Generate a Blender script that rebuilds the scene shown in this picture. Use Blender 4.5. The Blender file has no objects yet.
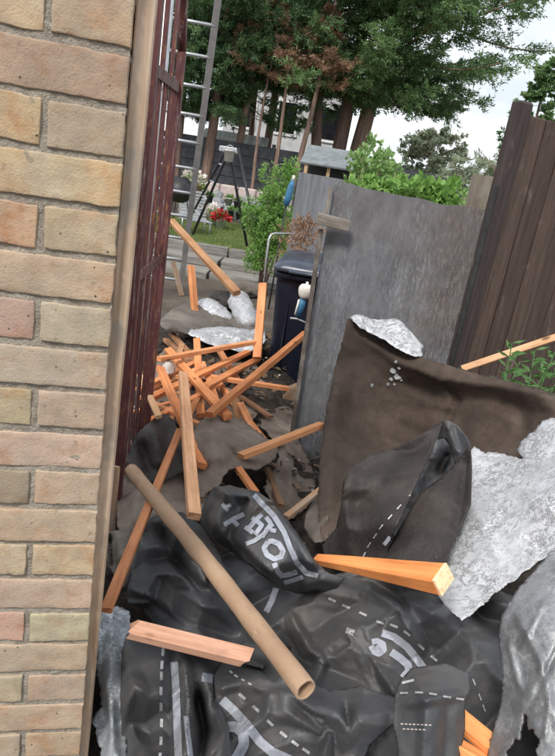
import bpy, math, random
import numpy as np
from mathutils import Vector, Matrix, noise
from mathutils.geometry import delaunay_2d_cdt
from mathutils.bvhtree import BVHTree

scene = bpy.context.scene
random.seed(7)
RNG = np.random.default_rng(7)
R = math.radians

# ------------------------------------------------------------------ camera
F, CX, CY, CAMZ = 630.0, 277.5, 378.0, 1.62
PITCH, ROLL = R(18.4), R(9.27)
_rt0, _up0 = Vector((1, 0, 0)), Vector((0, math.sin(PITCH), math.cos(PITCH)))
FWD = Vector((0, math.cos(PITCH), -math.sin(PITCH)))
RT = _rt0 * math.cos(ROLL) + _up0 * math.sin(ROLL)
UP = -_rt0 * math.sin(ROLL) + _up0 * math.cos(ROLL)
cam_data = bpy.data.cameras.new('camera')
cam = bpy.data.objects.new('camera', cam_data)
scene.collection.objects.link(cam)
cam.matrix_world = Matrix(((RT.x, UP.x, -FWD.x, 0), (RT.y, UP.y, -FWD.y, 0), (RT.z, UP.z, -FWD.z, CAMZ), (0, 0, 0, 1)))
cam_data.sensor_fit = 'HORIZONTAL'
cam_data.sensor_width = 36
cam_data.lens = F / 555 * 36
cam_data.clip_start, cam_data.clip_end = 0.02, 2000
scene.camera = cam
scene.cycles.max_bounces = 6; scene.cycles.diffuse_bounces = 3; scene.cycles.transmission_bounces = 4

# ------------------------------------------------------------------ world, sun, exposure
SUN_EL, SUN_AZ = R(48), R(205)      # azimuth clockwise from +Y: behind the viewer, a little left
world = bpy.data.worlds.new('World'); scene.world = world; world.use_nodes = True
nt = world.node_tree; nt.nodes.clear()
out = nt.nodes.new('ShaderNodeOutputWorld'); bg = nt.nodes.new('ShaderNodeBackground')
sky = nt.nodes.new('ShaderNodeTexSky'); sky.sky_type = 'NISHITA'; sky.sun_disc = False
sky.sun_elevation = SUN_EL; sky.sun_rotation = SUN_AZ; sky.air_density = 1.2; sky.dust_density = 3
tc = nt.nodes.new('ShaderNodeTexCoord'); mp = nt.nodes.new('ShaderNodeMapping'); mp.inputs['Scale'].default_value = (1, 1, 2.6)
cn = nt.nodes.new('ShaderNodeTexNoise'); cn.inputs['Scale'].default_value = 3.2; cn.inputs['Detail'].default_value = 7; cn.inputs['Roughness'].default_value = .55
cr = nt.nodes.new('ShaderNodeValToRGB')
cr.color_ramp.elements[0].position = .38; cr.color_ramp.elements[0].color = (5.9, 6.4, 7.1, 1)
cr.color_ramp.elements[1].position = .6; cr.color_ramp.elements[1].color = (8.9, 9.1, 9.4, 1)
mx = nt.nodes.new('ShaderNodeMix'); mx.data_type = 'RGBA'; mx.inputs[0].default_value = .9
bg.inputs['Strength'].default_value = .1
L = nt.links.new
L(tc.outputs['Generated'], mp.inputs['Vector']); L(mp.outputs['Vector'], cn.inputs['Vector']); L(cn.outputs['Fac'], cr.inputs['Fac'])
L(sky.outputs['Color'], mx.inputs['A']); L(cr.outputs['Color'], mx.inputs['B']); L(mx.outputs['Result'], bg.inputs['Color'])
L(bg.outputs['Background'], out.inputs['Surface'])
sd = bpy.data.lights.new('sun', 'SUN'); sd.energy = 1.9; sd.angle = R(13); sd.color = (1, .96, .9)
sun = bpy.data.objects.new('sun', sd); scene.collection.objects.link(sun)
sdir = Vector((math.sin(SUN_AZ) * math.cos(SUN_EL), math.cos(SUN_AZ) * math.cos(SUN_EL), math.sin(SUN_EL)))
sun.rotation_euler = sdir.to_track_quat('Z', 'Y').to_euler()
vs = scene.view_settings; vs.view_transform = 'Standard'; vs.look = 'None'; vs.exposure = .6; vs.gamma = 1; vs.use_curve_mapping = False

# ------------------------------------------------------------------ point helpers
def ray(px, py):
    return (FWD + RT * ((px - CX) / F) + UP * ((CY - py) / F))
def at(px, py, d):                                   # point on the sight line at forward distance d (world Y)
    r = ray(px, py); r = r * (d / r.y)
    return Vector((r.x, r.y, r.z + CAMZ))
def atz(px, py, z):                                  # point on the sight line at height z
    r = ray(px, py); r = r * ((z - CAMZ) / r.z)
    return Vector((r.x, r.y, r.z + CAMZ))
def dz(px, py, z):
    return atz(px, py, z).y
HEAP = .45

# ------------------------------------------------------------------ object helpers
COL = scene.collection
def link(name, me, m=None, parent=None, loc=None, rot=None):
    o = bpy.data.objects.new(name, me); COL.objects.link(o)
    if m is not None and me is not None and not me.materials: me.materials.append(m)
    if loc is not None: o.location = loc
    if rot is not None: o.rotation_euler = rot
    if parent is not None: o.parent = parent
    return o
def tag(o, label=None, cat=None, group=None, kind=None):
    if label: o['label'] = label
    if cat: o['category'] = cat
    if group: o['group'] = group
    if kind: o['kind'] = kind
    return o
def thing(name, label, cat, loc=(0, 0, 0), rz=0, group=None):
    o = link(name, None, loc=loc, rot=(0, 0, rz)); o.empty_display_size = .05
    return tag(o, label, cat, group)

class MB:
    def __init__(s): s.v = []; s.f = []; s.sm = []
    def add(s, vs, fs, smooth=False):
        b = len(s.v); s.v += [tuple(v) for v in vs]; s.f += [tuple(i + b for i in f) for f in fs]; s.sm += [smooth] * len(fs)
        return s
    def box(s, c, size, M=None):
        x, y, z = size[0] / 2, size[1] / 2, size[2] / 2; c = Vector(c)
        vs = [Vector(p) for p in ((-x,-y,-z),(x,-y,-z),(x,y,-z),(-x,y,-z),(-x,-y,z),(x,-y,z),(x,y,z),(-x,y,z))]
        vs = [(M @ v if M else v) + c for v in vs]
        return s.add(vs, [(0,3,2,1),(4,5,6,7),(0,1,5,4),(1,2,6,5),(2,3,7,6),(3,0,4,7)])
    def bbox(s, c, size, b=.003, M=None):            # bevelled box
        hx, hy, hz = size[0] / 2, size[1] / 2, size[2] / 2; c = Vector(c); b = min(b, hx * .9, hy * .9, hz * .9)
        vs = []; ids = {}
        for ix in (-1, 1):
            for iy in (-1, 1):
                for iz in (-1, 1):
                    for ax in range(3):
                        p = [ix * hx, iy * hy, iz * hz]
                        for k in range(3):
                            if k != ax: p[k] -= (ix, iy, iz)[k] * b
                        ids[(ix, iy, iz, ax)] = len(vs); v = Vector(p); vs.append((M @ v if M else v) + c)
        fs = []
        for ax in range(3):
            o1, o2 = [k for k in range(3) if k != ax]
            for sg in (-1, 1):
                q = []
                for a, bb in ((-1,-1),(1,-1),(1,1),(-1,1)):
                    k = [0,0,0]; k[ax] = sg; k[o1] = a; k[o2] = bb; q.append(ids[(*k, ax)])
                fs.append(tuple(q))
        for ax in range(3):
            o1, o2 = [k for k in range(3) if k != ax]
            for a in (-1, 1):
                for bb in (-1, 1):
                    k0 = [0,0,0]; k0[o1] = a; k0[o2] = bb; k1 = list(k0); k0[ax] = -1; k1[ax] = 1
                    fs.append((ids[(*k0,o1)], ids[(*k1,o1)], ids[(*k1,o2)], ids[(*k0,o2)]))
        for ix in (-1, 1):
            for iy in (-1, 1):
                for iz in (-1, 1): fs.append(tuple(ids[(ix,iy,iz,a)] for a in range(3)))
        return s.add(vs, fs)
    def tube(s, pts, rad, n=8, caps=True, smooth=True):
        pts = [Vector(p) for p in pts]; rr = rad if hasattr(rad, '__len__') else [rad] * len(pts); b = len(s.v); prev = None
        for i, p in enumerate(pts):
            t = (pts[min(i + 1, len(pts) - 1)] - pts[max(i - 1, 0)]).normalized()
            u = (prev - t * prev.dot(t)) if prev is not None else t.orthogonal()
            u.normalize(); prev = u; w = t.cross(u)
            for k in range(n):
                a = 2 * math.pi * k / n; s.v.append(tuple(p + (u * math.cos(a) + w * math.sin(a)) * rr[i]))
        for i in range(len(pts) - 1):
            for k in range(n):
                s.f.append((b + i*n + k, b + i*n + (k+1) % n, b + (i+1)*n + (k+1) % n, b + (i+1)*n + k)); s.sm.append(smooth)
        if caps:
            s.f.append(tuple(b + k for k in range(n))[::-1]); s.f.append(tuple(b + (len(pts)-1)*n + k for k in range(n))); s.sm += [False, False]
        return s
    def lathe(s, prof, c=(0,0,0), n=20, smooth=True):   # profile (r,z)
        b = len(s.v); c = Vector(c)
        for r, z in prof:
            for k in range(n):
                a = 2*math.pi*k/n; s.v.append((c.x + r*math.cos(a), c.y + r*math.sin(a), c.z + z))
        for i in range(len(prof) - 1):
            for k in range(n):
                s.f.append((b+i*n+k, b+i*n+(k+1)%n, b+(i+1)*n+(k+1)%n, b+(i+1)*n+k)); s.sm.append(smooth)
        return s
    def mesh(s, name, m=None, fix=True):
        me = bpy.data.meshes.new(name); me.from_pydata(s.v, [], s.f); me.polygons.foreach_set('use_smooth', s.sm)
        if fix:
            import bmesh
            bm = bmesh.new(); bm.from_mesh(me); bmesh.ops.recalc_face_normals(bm, faces=bm.faces); bm.to_mesh(me); bm.free()
        if m: me.materials.append(m)
        me.update(); return me
    def obj(s, name, m, parent=None, loc=None, rot=None):
        return link(name, s.mesh(name, m), None, parent, loc, rot)

def np_mesh(name, V, Fq, m=None, smooth=False):        # fast mesh of quads or triangles
    V = np.asarray(V, np.float32); Fq = np.asarray(Fq, np.int32); k = Fq.shape[1]
    me = bpy.data.meshes.new(name); me.vertices.add(len(V)); me.vertices.foreach_set('co', V.ravel())
    me.loops.add(Fq.size); me.loops.foreach_set('vertex_index', Fq.ravel())
    me.polygons.add(len(Fq)); me.polygons.foreach_set('loop_start', np.arange(len(Fq), dtype=np.int32) * k)
    me.polygons.foreach_set('use_smooth', np.full(len(Fq), smooth))
    if m: me.materials.append(m)
    me.update(calc_edges=True); return me

# ------------------------------------------------------------------ materials
def ramp(nt, pts):
    n = nt.nodes.new('ShaderNodeValToRGB'); e = n.color_ramp.elements
    while len(e) < len(pts): e.new(.5)
    for k, (p, c) in enumerate(pts): e[k].position = p; e[k].color = (*c, 1)
    return n
class Mat:
    def __init__(s, name, rough=.8, spec=.3, metal=0):
        s.m = bpy.data.materials.new(name); s.m.use_nodes = True; s.nt = s.m.node_tree
        s.b = s.nt.nodes['Principled BSDF']; s.b.inputs['Roughness'].default_value = rough
        s.b.inputs['Specular IOR Level'].default_value = spec; s.b.inputs['Metallic'].default_value = metal
        s.tc = s.nt.nodes.new('ShaderNodeTexCoord'); s.L = s.nt.links.new; s.col = None; s.h = None
        s.vec = s.tc.outputs['Object']
    def map(s, scale=(1,1,1), rnd=True):
        mp = s.nt.nodes.new('ShaderNodeMapping'); mp.inputs['Scale'].default_value = scale; s.L(s.tc.outputs['Object'], mp.inputs['Vector'])
        if rnd:
            oi = s.nt.nodes.new('ShaderNodeObjectInfo'); ml = s.nt.nodes.new('ShaderNodeMath'); ml.operation = 'MULTIPLY'; ml.inputs[1].default_value = 37
            s.L(oi.outputs['Random'], ml.inputs[0]); s.L(ml.outputs[0], mp.inputs['Location'])
        return mp.outputs['Vector']
    def noise(s, sc, det=5, ro=.6, vec=None, dist=0):
        n = s.nt.nodes.new('ShaderNodeTexNoise'); n.inputs['Scale'].default_value = sc; n.inputs['Detail'].default_value = det
        n.inputs['Roughness'].default_value = ro; n.inputs['Distortion'].default_value = dist; s.L(vec or s.vec, n.inputs['Vector']); return n.outputs['Fac']
    def voro(s, sc, feat='DISTANCE_TO_EDGE', vec=None):
        n = s.nt.nodes.new('ShaderNodeTexVoronoi'); n.feature = feat; n.inputs['Scale'].default_value = sc; s.L(vec or s.vec, n.inputs['Vector']); return n.outputs['Distance']
    def ramp(s, fac, pts):
        n = ramp(s.nt, pts); s.L(fac, n.inputs['Fac']); return n.outputs['Color']
    def rgb(s, c):
        n = s.nt.nodes.new('ShaderNodeRGB'); n.outputs[0].default_value = (*c, 1); return n.outputs[0]
    def objcol(s):
        return s.nt.nodes.new('ShaderNodeObjectInfo').outputs['Color']
    def mix(s, a, b, fac, mode='MIX'):
        n = s.nt.nodes.new('ShaderNodeMix'); n.data_type = 'RGBA'; n.blend_type = mode; n.clamp_factor = True
        for x, k in ((a, 'A'), (b, 'B')):
            if isinstance(x, tuple): n.inputs[k].default_value = (*x, 1)
            else: s.L(x, n.inputs[k])
        if isinstance(fac, (int, float)): n.inputs[0].default_value = fac
        else: s.L(fac, n.inputs[0])
        return n.outputs['Result']
    def math(s, op, a, b=0.0):
        n = s.nt.nodes.new('ShaderNodeMath'); n.operation = op
        for x, k in ((a, 0), (b, 1)):
            if isinstance(x, (int, float)): n.inputs[k].default_value = x
            else: s.L(x, n.inputs[k])
        return n.outputs[0]
    def step(s, fac, lo, hi):
        if lo > hi: return s.ramp(fac, [(hi, (1,1,1)), (lo, (0,0,0))])
        return s.ramp(fac, [(lo, (0,0,0)), (hi, (1,1,1))])
    def done(s, col, bump=None, strength=.4, dist=.01, rough=None, metal=None):
        s.L(col, s.b.inputs['Base Color'])
        if bump is not None:
            n = s.nt.nodes.new('ShaderNodeBump'); n.inputs['Strength'].default_value = strength; n.inputs['Distance'].default_value = dist
            s.L(bump, n.inputs['Height']); s.L(n.outputs['Normal'], s.b.inputs['Normal'])
        if rough is not None: s.L(rough, s.b.inputs['Roughness'])
        if metal is not None: s.L(metal, s.b.inputs['Metallic'])
        return s.m

M = {}
def basic(name, c1, c2, sc=8, rough=.8, spec=.3, metal=0, bump=.3, dist=.005, det=6, scale=(1,1,1)):
    k = Mat(name, rough, spec, metal); v = k.map(scale); n = k.noise(sc, det, .6, v)
    M[name] = k.done(k.ramp(n, [(.3, c1), (.7, c2)]), k.noise(sc * 5, 4, .6, v), bump, dist)
    return M[name]

# brick: colour of each brick from the object, mottled
k = Mat('brick', .92, .15); v = k.map()
n1 = k.noise(26, 6, .65, v); n2 = k.noise(130, 4, .7, v); n3 = k.noise(9, 3, .5, v)
c = k.mix(k.objcol(), k.ramp(n1, [(.25, (.74, .66, .58)), (.5, (1, 1, 1)), (.75, (1.2, 1.18, 1.12))]), 1, 'MULTIPLY')
c = k.mix(c, k.ramp(k.noise(13, 4, .6, v), [(.32, (1.1, .9, .78)), (.5, (1, 1, 1)), (.68, (.93, .91, .88))]), .8, 'MULTIPLY')
c = k.mix(c, (.23, .19, .14), k.math('MULTIPLY', k.step(n2, .62, .74), .6))
c = k.mix(c, (.62, .57, .48), k.math('MULTIPLY', k.step(n3, .58, .78), .4))
c = k.mix(c, (.2, .17, .135), k.math('MULTIPLY', k.step(k.noise(60, 3, .5, v), .66, .72), .55))
c = k.mix(c, (.05, .04, .035), k.step(k.voro(34, 'F1', v), .075, .05))
c = k.mix(c, (.3, .26, .21), k.math('MULTIPLY', k.step(k.noise(6, 7, .75), .46, .64), .45))
M['brick'] = k.done(c, k.math('ADD', k.math('MULTIPLY', k.noise(320, 3, .7, v), .8), k.math('ADD', n2, k.math('MULTIPLY', n1, 1.0))), .5, .003)
k = Mat('mortar', .95, .1); n1 = k.noise(40, 8, .7); n2 = k.noise(160, 4, .7)
c = k.ramp(n1, [(.25, (.24, .205, .165)), (.5, (.44, .39, .32)), (.72, (.6, .54, .46))])
c = k.mix(c, (.68, .66, .62), k.step(k.noise(30, 2, .5), .66, .72))
M['mortar'] = k.done(c, k.math('ADD', n1, n2), 1, .008)
# wood: grain along local X, tint from object colour
def wood(name, grain=(2, 45, 45), weather=None, rough=.75, knots=True, tint=True, base=None, bump=.25):
    k = Mat(name, rough, .25); v = k.map(grain); n = k.noise(1.6, 8, .65, v, .4); n2 = k.noise(14, 5, .6, v); nb = k.noise(5, 3, .5, k.map((1, 1, 1)))
    c = k.objcol() if tint else k.rgb(base)
    c = k.mix(c, k.ramp(n, [(.3, (.66, .58, .5)), (.5, (.96, .95, .93)), (.7, (1.1, 1.14, 1.18))]), 1, 'MULTIPLY')
    c = k.mix(c, k.ramp(nb, [(.3, (.72, .66, .6)), (.65, (1.08, 1.08, 1.08))]), .8, 'MULTIPLY')
    if knots: c = k.mix(c, (.1, .045, .02), k.math('MULTIPLY', k.step(k.voro(5, 'F1', k.map((1.2, 3, 3))), .13, .07), .75))
    c = k.mix(c, (.16, .1, .07), k.math('MULTIPLY', k.step(k.noise(11, 7, .75, k.map((.6, 1.5, 1.5))), .56, .74), .5))
    if weather: c = k.mix(c, weather, k.step(k.noise(7, 6, .7, k.map((1, 2, 2))), .5, .68))
    M[name] = k.done(c, k.math('ADD', n, k.math('MULTIPLY', n2, .4)), bump, .004)
wood('lath_wood'); wood('old_wood', weather=(.3, .27, .23), knots=False, bump=.5)
wood('grey_wood', (40, 40, 2.5), weather=(.27, .25, .22), knots=False, bump=.6)
# membrane: near black, dusty, slightly shiny
k = Mat('black_membrane', .4, .5); n1 = k.noise(5, 7, .65, k.map()); n2 = k.noise(70, 5, .7); n3 = k.noise(2.3, 5, .6, k.map())
c = k.ramp(n3, [(.35, (.052, .055, .06)), (.65, (.088, .088, .089))])
c = k.mix(c, (.16, .13, .105), k.math('MULTIPLY', k.step(n1, .5, .74), .6))
c = k.mix(c, (.25, .22, .19), k.math('MULTIPLY', k.step(n2, .66, .76), .35))
M['black_membrane'] = k.done(c, k.math('ADD', k.noise(16, 6, .6), k.math('MULTIPLY', n2, .35)), .3, .012, rough=k.ramp(n1, [(.3, (.4,) * 3), (.7, (.66,) * 3)]))
k = Mat('print_grey', .55, .3); n1 = k.noise(60, 5, .7)
M['print_grey'] = k.done(k.mix((.4, .42, .47), (.12, .12, .125), k.math('MULTIPLY', k.step(k.noise(25, 7, .75), .5, .68), .8)))
k = Mat('print_white', .6, .3); n1 = k.noise(80, 5, .7)
M['print_white'] = k.done(k.mix((.55, .55, .55), (.2, .19, .18), k.step(k.noise(40, 7, .75), .45, .66)))
# brown felt back
def felt(name, c1, c2, c3, rough=.85):
    k = Mat(name, rough, .25); n1 = k.noise(4, 8, .65, k.map()); n2 = k.noise(90, 5, .7); n3 = k.noise(14, 6, .7, k.map((1, 1, 1)))
    c = k.ramp(n1, [(.28, c1), (.5, c2), (.74, c3)])
    c = k.mix(c, c1, k.math('MULTIPLY', k.step(n3, .5, .7), .6))
    c = k.mix(c, (.3, .25, .2), k.math('MULTIPLY', k.step(n2, .63, .75), .35))
    M[name] = k.done(c, k.math('ADD', n2, k.math('MULTIPLY', n3, 2)), .5, .006)
felt('brown_felt', (.044, .032, .026), (.078, .057, .045), (.14, .105, .084))
felt('dark_felt', (.026, .023, .022), (.044, .037, .034), (.085, .07, .062), .48)
felt('grey_felt', (.09, .075, .062), (.15, .13, .11), (.24, .215, .185))
felt('torn_felt', (.12, .09, .07), (.21, .165, .135), (.34, .285, .24))
# silver foil facings
def foil(name, hi, lo, crack, sc, metal=.35, rough=.42, cw=.05, bmp=.6):
    k = Mat(name, rough, .5, metal); v = k.map(); n = k.noise(7, 7, .7, v); nf = k.noise(210, 4, .7, v); ng = k.noise(60, 6, .75, v)
    def iso(x, w_): return k.step(k.math('ABSOLUTE', k.math('SUBTRACT', x, .5)), w_, w_ * .35)
    l1 = iso(k.noise(sc, 9, .8, v, .15), cw); l2 = iso(k.noise(sc * 2.3, 6, .75, k.map((1, 1.8, .7)), .1), cw * 1.2)
    c = k.ramp(n, [(.32, lo), (.6, hi)]); c = k.mix(c, lo, k.math('MULTIPLY', k.step(ng, .48, .68), .55))
    m1 = k.math('MULTIPLY', l1, k.step(n, .4, .56)); m2 = k.math('MULTIPLY', l2, k.step(ng, .42, .6))
    c = k.mix(c, crack, k.math('MULTIPLY', m1, .85)); c = k.mix(c, crack, k.math('MULTIPLY', m2, .6))
    c = k.mix(c, (.012, .011, .01), k.step(k.noise(26, 7, .78, v), .69, .715))
    h = k.math('SUBTRACT', k.math('ADD', k.math('MULTIPLY', nf, .5), k.math('MULTIPLY', ng, 1.6)), k.math('ADD', l1, k.math('MULTIPLY', l2, .6)))
    M[name] = k.done(c, h, bmp, .004, metal=k.math('MULTIPLY', k.math('SUBTRACT', 1.0, m1), metal), rough=k.ramp(ng, [(.35, (rough * .8,) * 3), (.65, (min(1, rough * 1.35),) * 3)]))
foil('silver_foil', (.7, .71, .73), (.5, .51, .53), (.07, .065, .06), 16, .25, .4, .026, .32)
foil('dull_foil', (.36, .37, .38), (.17, .175, .18), (.5, .5, .5), 7, .5, .34, .01, .25)
foil('blue_foil', (.66, .7, .73), (.42, .46, .49), (.12, .12, .12), 12, .5, .38, .016)
# painted and metal things
k = Mat('maroon_paint', .5, .4); v = k.map((1, 1, .25), False); n = k.noise(60, 6, .7, v); n2 = k.noise(14, 5, .7, k.map((1, 1, .5)))
c = k.ramp(n2, [(.3, (.075, .024, .026)), (.7, (.15, .055, .055))])
c = k.mix(c, (.24, .11, .055), k.step(n, .55, .63)); c = k.mix(c, (.42, .4, .4), k.math('MULTIPLY', k.step(k.noise(45, 7, .75, k.map((1.6, 1.6, .06), False)), .58, .63), .7))
M['maroon_paint'] = k.done(c, n, .5, .002)
basic('aluminium', (.45, .46, .47), (.62, .63, .64), 12, .4, .5, .8, .1)
basic('galvanised', (.4, .41, .42), (.6, .61, .62), 20, .45, .5, .6, .1)
basic('black_metal', (.012, .012, .014), (.03, .03, .033), 12, .45, .4)
basic('bin_plastic', (.005, .007, .016), (.010, .013, .026), 30, .42, .4, 0, .08)
k = Mat('bin_lid', .3, .5); n = k.noise(8, 5, .6); M['bin_lid'] = k.done(k.ramp(n, [(.35, (.03, .038, .06)), (.7, (.07, .082, .115))]), k.noise(60, 4), .06, .003, rough=k.ramp(n, [(.3, (.24,) * 3), (.7, (.42,) * 3)]))  # paler than the body: light reflected by the lid is put into the colour
basic('white_plastic', (.62, .6, .54), (.76, .75, .7), 14, .45, .4, 0, .08)
basic('blue_plastic', (.03, .13, .25), (.06, .2, .34), 14, .45, .4, 0, .1)
basic('rubber', (.012, .012, .012), (.03, .03, .03), 20)
k = Mat('cardboard', .85, .15); n = k.noise(6, 6, .65, k.map()); n2 = k.noise(18, 7, .75, k.map((1, 1, .35)))
c = k.mix(k.ramp(n, [(.3, (.33, .21, .135)), (.7, (.45, .31, .205))]), (.14, .09, .06), k.math('MULTIPLY', k.step(n2, .57, .7), .6)); c = k.mix(c, (.55, .45, .35), k.math('MULTIPLY', k.step(k.noise(40, 5, .7), .62, .7), .4))
M['cardboard'] = k.done(c, k.math('ADD', n2, n), .3, .004)
# weathered ply sheet: dark grey, pale worn streaks, one rusty bare patch
k = Mat('ply_sheet', .75, .25); v = k.map((1.2, 1, .55), False); n1 = k.noise(9, 8, .72, v); n2 = k.noise(60, 7, .8, k.map((1.5, 1, .35), False)); n3 = k.noise(3, 4, .6)
c = k.ramp(n1, [(.3, (.09, .09, .096)), (.55, (.175, .175, .184)), (.75, (.28, .28, .29))])
c = k.mix(c, (.31, .335, .375), k.math('MULTIPLY', k.step(n2, .5, .58), k.math('ADD', .08, k.math('MULTIPLY', k.step(n3, .44, .62), .75))))
sx = k.nt.nodes.new('ShaderNodeSeparateXYZ'); k.L(k.vec, sx.inputs[0])
wob = k.math('MULTIPLY', k.math('SUBTRACT', k.noise(7, 6, .7), .5), .4)
px_ = k.math('ADD', sx.outputs['X'], wob); pz_ = k.math('ADD', sx.outputs['Z'], wob)
def soft(x, a, b): return k.step(x, a, b)
inside = k.math('MULTIPLY', soft(px_, .38, .56), k.math('MULTIPLY', soft(pz_, .8, 1.0), soft(pz_, 1.36, 1.22)))
inside = k.math('MULTIPLY', inside, k.step(k.noise(16, 7, .75), .4, .52))
top_ = k.math('GREATER_THAN', pz_, 1.32)
c = k.mix(c, k.ramp(n2, [(.42, (.11, .095, .09)), (.52, (.2, .15, .12)), (.62, (.38, .34, .3))]), k.math('MULTIPLY', inside, .55))
c = k.mix(c, (.17, .15, .135), k.math('MULTIPLY', top_, .22))
M['ply_sheet'] = k.done(c, k.math('ADD', n1, n2), .6, .005)
# brown fence stain
k = Mat('fence_stain', .72, .3); v = k.map((40, 40, 2.2)); n = k.noise(1.5, 8, .7, v, .5); n2 = k.noise(9, 6, .7, k.map((2, 2, .8)))
c = k.mix(k.objcol(), k.ramp(n, [(.3, (.55, .5, .48)), (.55, (1, 1, 1)), (.75, (1.35, 1.3, 1.25))]), 1, 'MULTIPLY')
c = k.mix(c, (.24, .19, .16), k.math('MULTIPLY', k.step(n2, .58, .74), .55))
M['fence_stain'] = k.done(c, n, .5, .004)
basic('slate_fence', (.045, .047, .055), (.085, .088, .098), 6, .8, .2)
basic('corrugated', (.085, .09, .1), (.15, .155, .165), 7, .7, .3, 0, .2, .004, 6, (3, 3, .5))
basic('pale_roof', (.4, .44, .4), (.58, .62, .57), 5, .6, .3)
basic('pink_stone', (.42, .34, .32), (.6, .5, .47), 9, .9, .2)
basic('rock', (.1, .1, .11), (.5, .5, .52), 5, .9, .2, 0, .5, .02)
basic('sleeper', (.14, .13, .12), (.33, .31, .28), 6, .9, .15, 0, .5, .01, 7, (.5, 6, 6))
basic('white_wall', (.42, .42, .43), (.58, .58, .58), 3, .9, .2)
basic('pane', (.008, .009, .011), (.02, .02, .024), 3, .12, .5, 0, 0)
basic('white_paint', (.7, .7, .7), (.8, .8, .8), 6, .5, .4, 0, .05)
basic('shed_roof', (.13, .15, .16), (.24, .26, .27), 6, .8, .2)
basic('red_petal', (.35, .02, .03), (.6, .06, .07), 30, .7, .2)
basic('pale_petal', (.65, .55, .52), (.85, .8, .76), 30, .7, .2)
basic('dust', (.2, .17, .14), (.34, .3, .26), 14, .95, .1, 0, .6, .02)
basic('plaster', (.42, .36, .34), (.58, .52, .49), 20, .9, .15)
# foliage: two-sided leaf look with per-leaf variation from position
def leaf(name, c1, c2, c3, rough=.55, trans=.25, sc=2.2):
    k = Mat(name, rough, .3); n = k.noise(sc, 4, .6); n2 = k.noise(sc * 14, 3, .6)
    c = k.ramp(k.math('ADD', k.math('MULTIPLY', n, .55), k.math('MULTIPLY', n2, .45)), [(.3, c1), (.5, c2), (.68, c3)])
    tb = k.nt.nodes.new('ShaderNodeBsdfTranslucent'); ms = k.nt.nodes.new('ShaderNodeMixShader'); ms.inputs[0].default_value = trans
    k.L(c, tb.inputs['Color']); k.L(k.b.outputs[0], ms.inputs[1]); k.L(tb.outputs[0], ms.inputs[2])
    o = [x for x in k.nt.nodes if x.type == 'OUTPUT_MATERIAL'][0]; k.L(ms.outputs[0], o.inputs['Surface'])
    M[name] = k.done(c)
leaf('conifer_leaf', (.06, .125, .055), (.15, .26, .1), (.32, .45, .19))
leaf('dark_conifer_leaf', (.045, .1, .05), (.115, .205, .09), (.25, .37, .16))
leaf('dead_leaf', (.2, .12, .075), (.36, .22, .14), (.52, .35, .24))
leaf('bush_leaf', (.1, .22, .045), (.21, .38, .09), (.36, .54, .19), sc=6, trans=.35)
leaf('vine_leaf', (.12, .23, .07), (.25, .4, .13), (.43, .57, .28), sc=5, trans=.35)
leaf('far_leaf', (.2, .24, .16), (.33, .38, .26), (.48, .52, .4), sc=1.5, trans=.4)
leaf('weed_leaf', (.04, .11, .03), (.09, .2, .06), (.2, .33, .13), sc=14)
leaf('straw', (.12, .075, .045), (.24, .16, .1), (.38, .28, .18), sc=9)
leaf('grass_leaf', (.07, .12, .03), (.14, .2, .055), (.25, .29, .11), sc=1.2)
k = Mat('bark', .9, .15); n = k.noise(3, 8, .7, k.map((5, 5, .7))); M['bark'] = k.done(k.ramp(n, [(.3, (.13, .085, .068)), (.55, (.28, .19, .15)), (.75, (.42, .31, .25))]), n, .8, .03)

# ------------------------------------------------------------------ setting: ground
k = Mat('earth', .95, .1); n = k.noise(1.4, 9, .7); n2 = k.noise(24, 6, .7)
c = k.ramp(n, [(.3, (.06, .048, .038)), (.55, (.12, .1, .082)), (.75, (.19, .165, .14))]); c = k.mix(c, (.3, .27, .24), k.math('MULTIPLY', k.step(n2, .6, .7), .5))
M['earth'] = k.done(c, k.math('ADD', n, n2), .8, .03)
g = MB(); N = 40
def gz(x, y): return .02 * noise.noise(Vector((x, y, 0)) * .8) if abs(x) < 60 and 0 < y < 90 else 0
xs = [-600, -200, -60] + [i - 20 for i in range(0, 41, 2)] + [60, 200, 600]; ys = [-200, -40, -5] + list(range(0, 31, 2)) + [45, 80, 200, 900]
gv = [(x, y, gz(x, y)) for y in ys for x in xs]; nx = len(xs)
gf = [(j*nx+i, j*nx+i+1, (j+1)*nx+i+1, (j+1)*nx+i) for j in range(len(ys)-1) for i in range(nx-1)]
tag(MB().add(gv, gf, True).obj('ground', M['earth']), kind='structure')
# lawn beyond the sleepers: a raised sheet and blades of grass
k = Mat('turf', .95, .1); n = k.noise(3, 8, .7); M['turf'] = k.done(k.ramp(n, [(.3, (.07, .09, .03)), (.5, (.12, .16, .05)), (.7, (.22, .2, .1))]), k.noise(60, 4), .6, .02)
lw = MB(); lw.box((-.8, 14.3, .02), (9, 6, .1)); tag(lw.obj('lawn', M['turf']), kind='structure')
n = 26000
gx = RNG.uniform(-5, 3.2, n); gy = RNG.uniform(11.35, 17.2, n); hh = RNG.uniform(.03, .09, n); aa = RNG.uniform(0, 6.28, n); w = .006
V = np.zeros((n, 3, 3)); V[:, 0] = np.stack([gx - w*np.cos(aa), gy - w*np.sin(aa), np.full(n, .068)], -1); V[:, 1] = np.stack([gx + w*np.cos(aa), gy + w*np.sin(aa), np.full(n, .068)], -1)
V[:, 2] = np.stack([gx + RNG.normal(0, .02, n), gy + RNG.normal(0, .02, n), .07 + hh], -1)
tag(link('grass', np_mesh('grass', V.reshape(-1, 3), np.arange(n * 3).reshape(-1, 3), M['grass_leaf'])), 'short patchy green grass of the lawn behind the sleepers', 'grass', kind='stuff')

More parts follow.
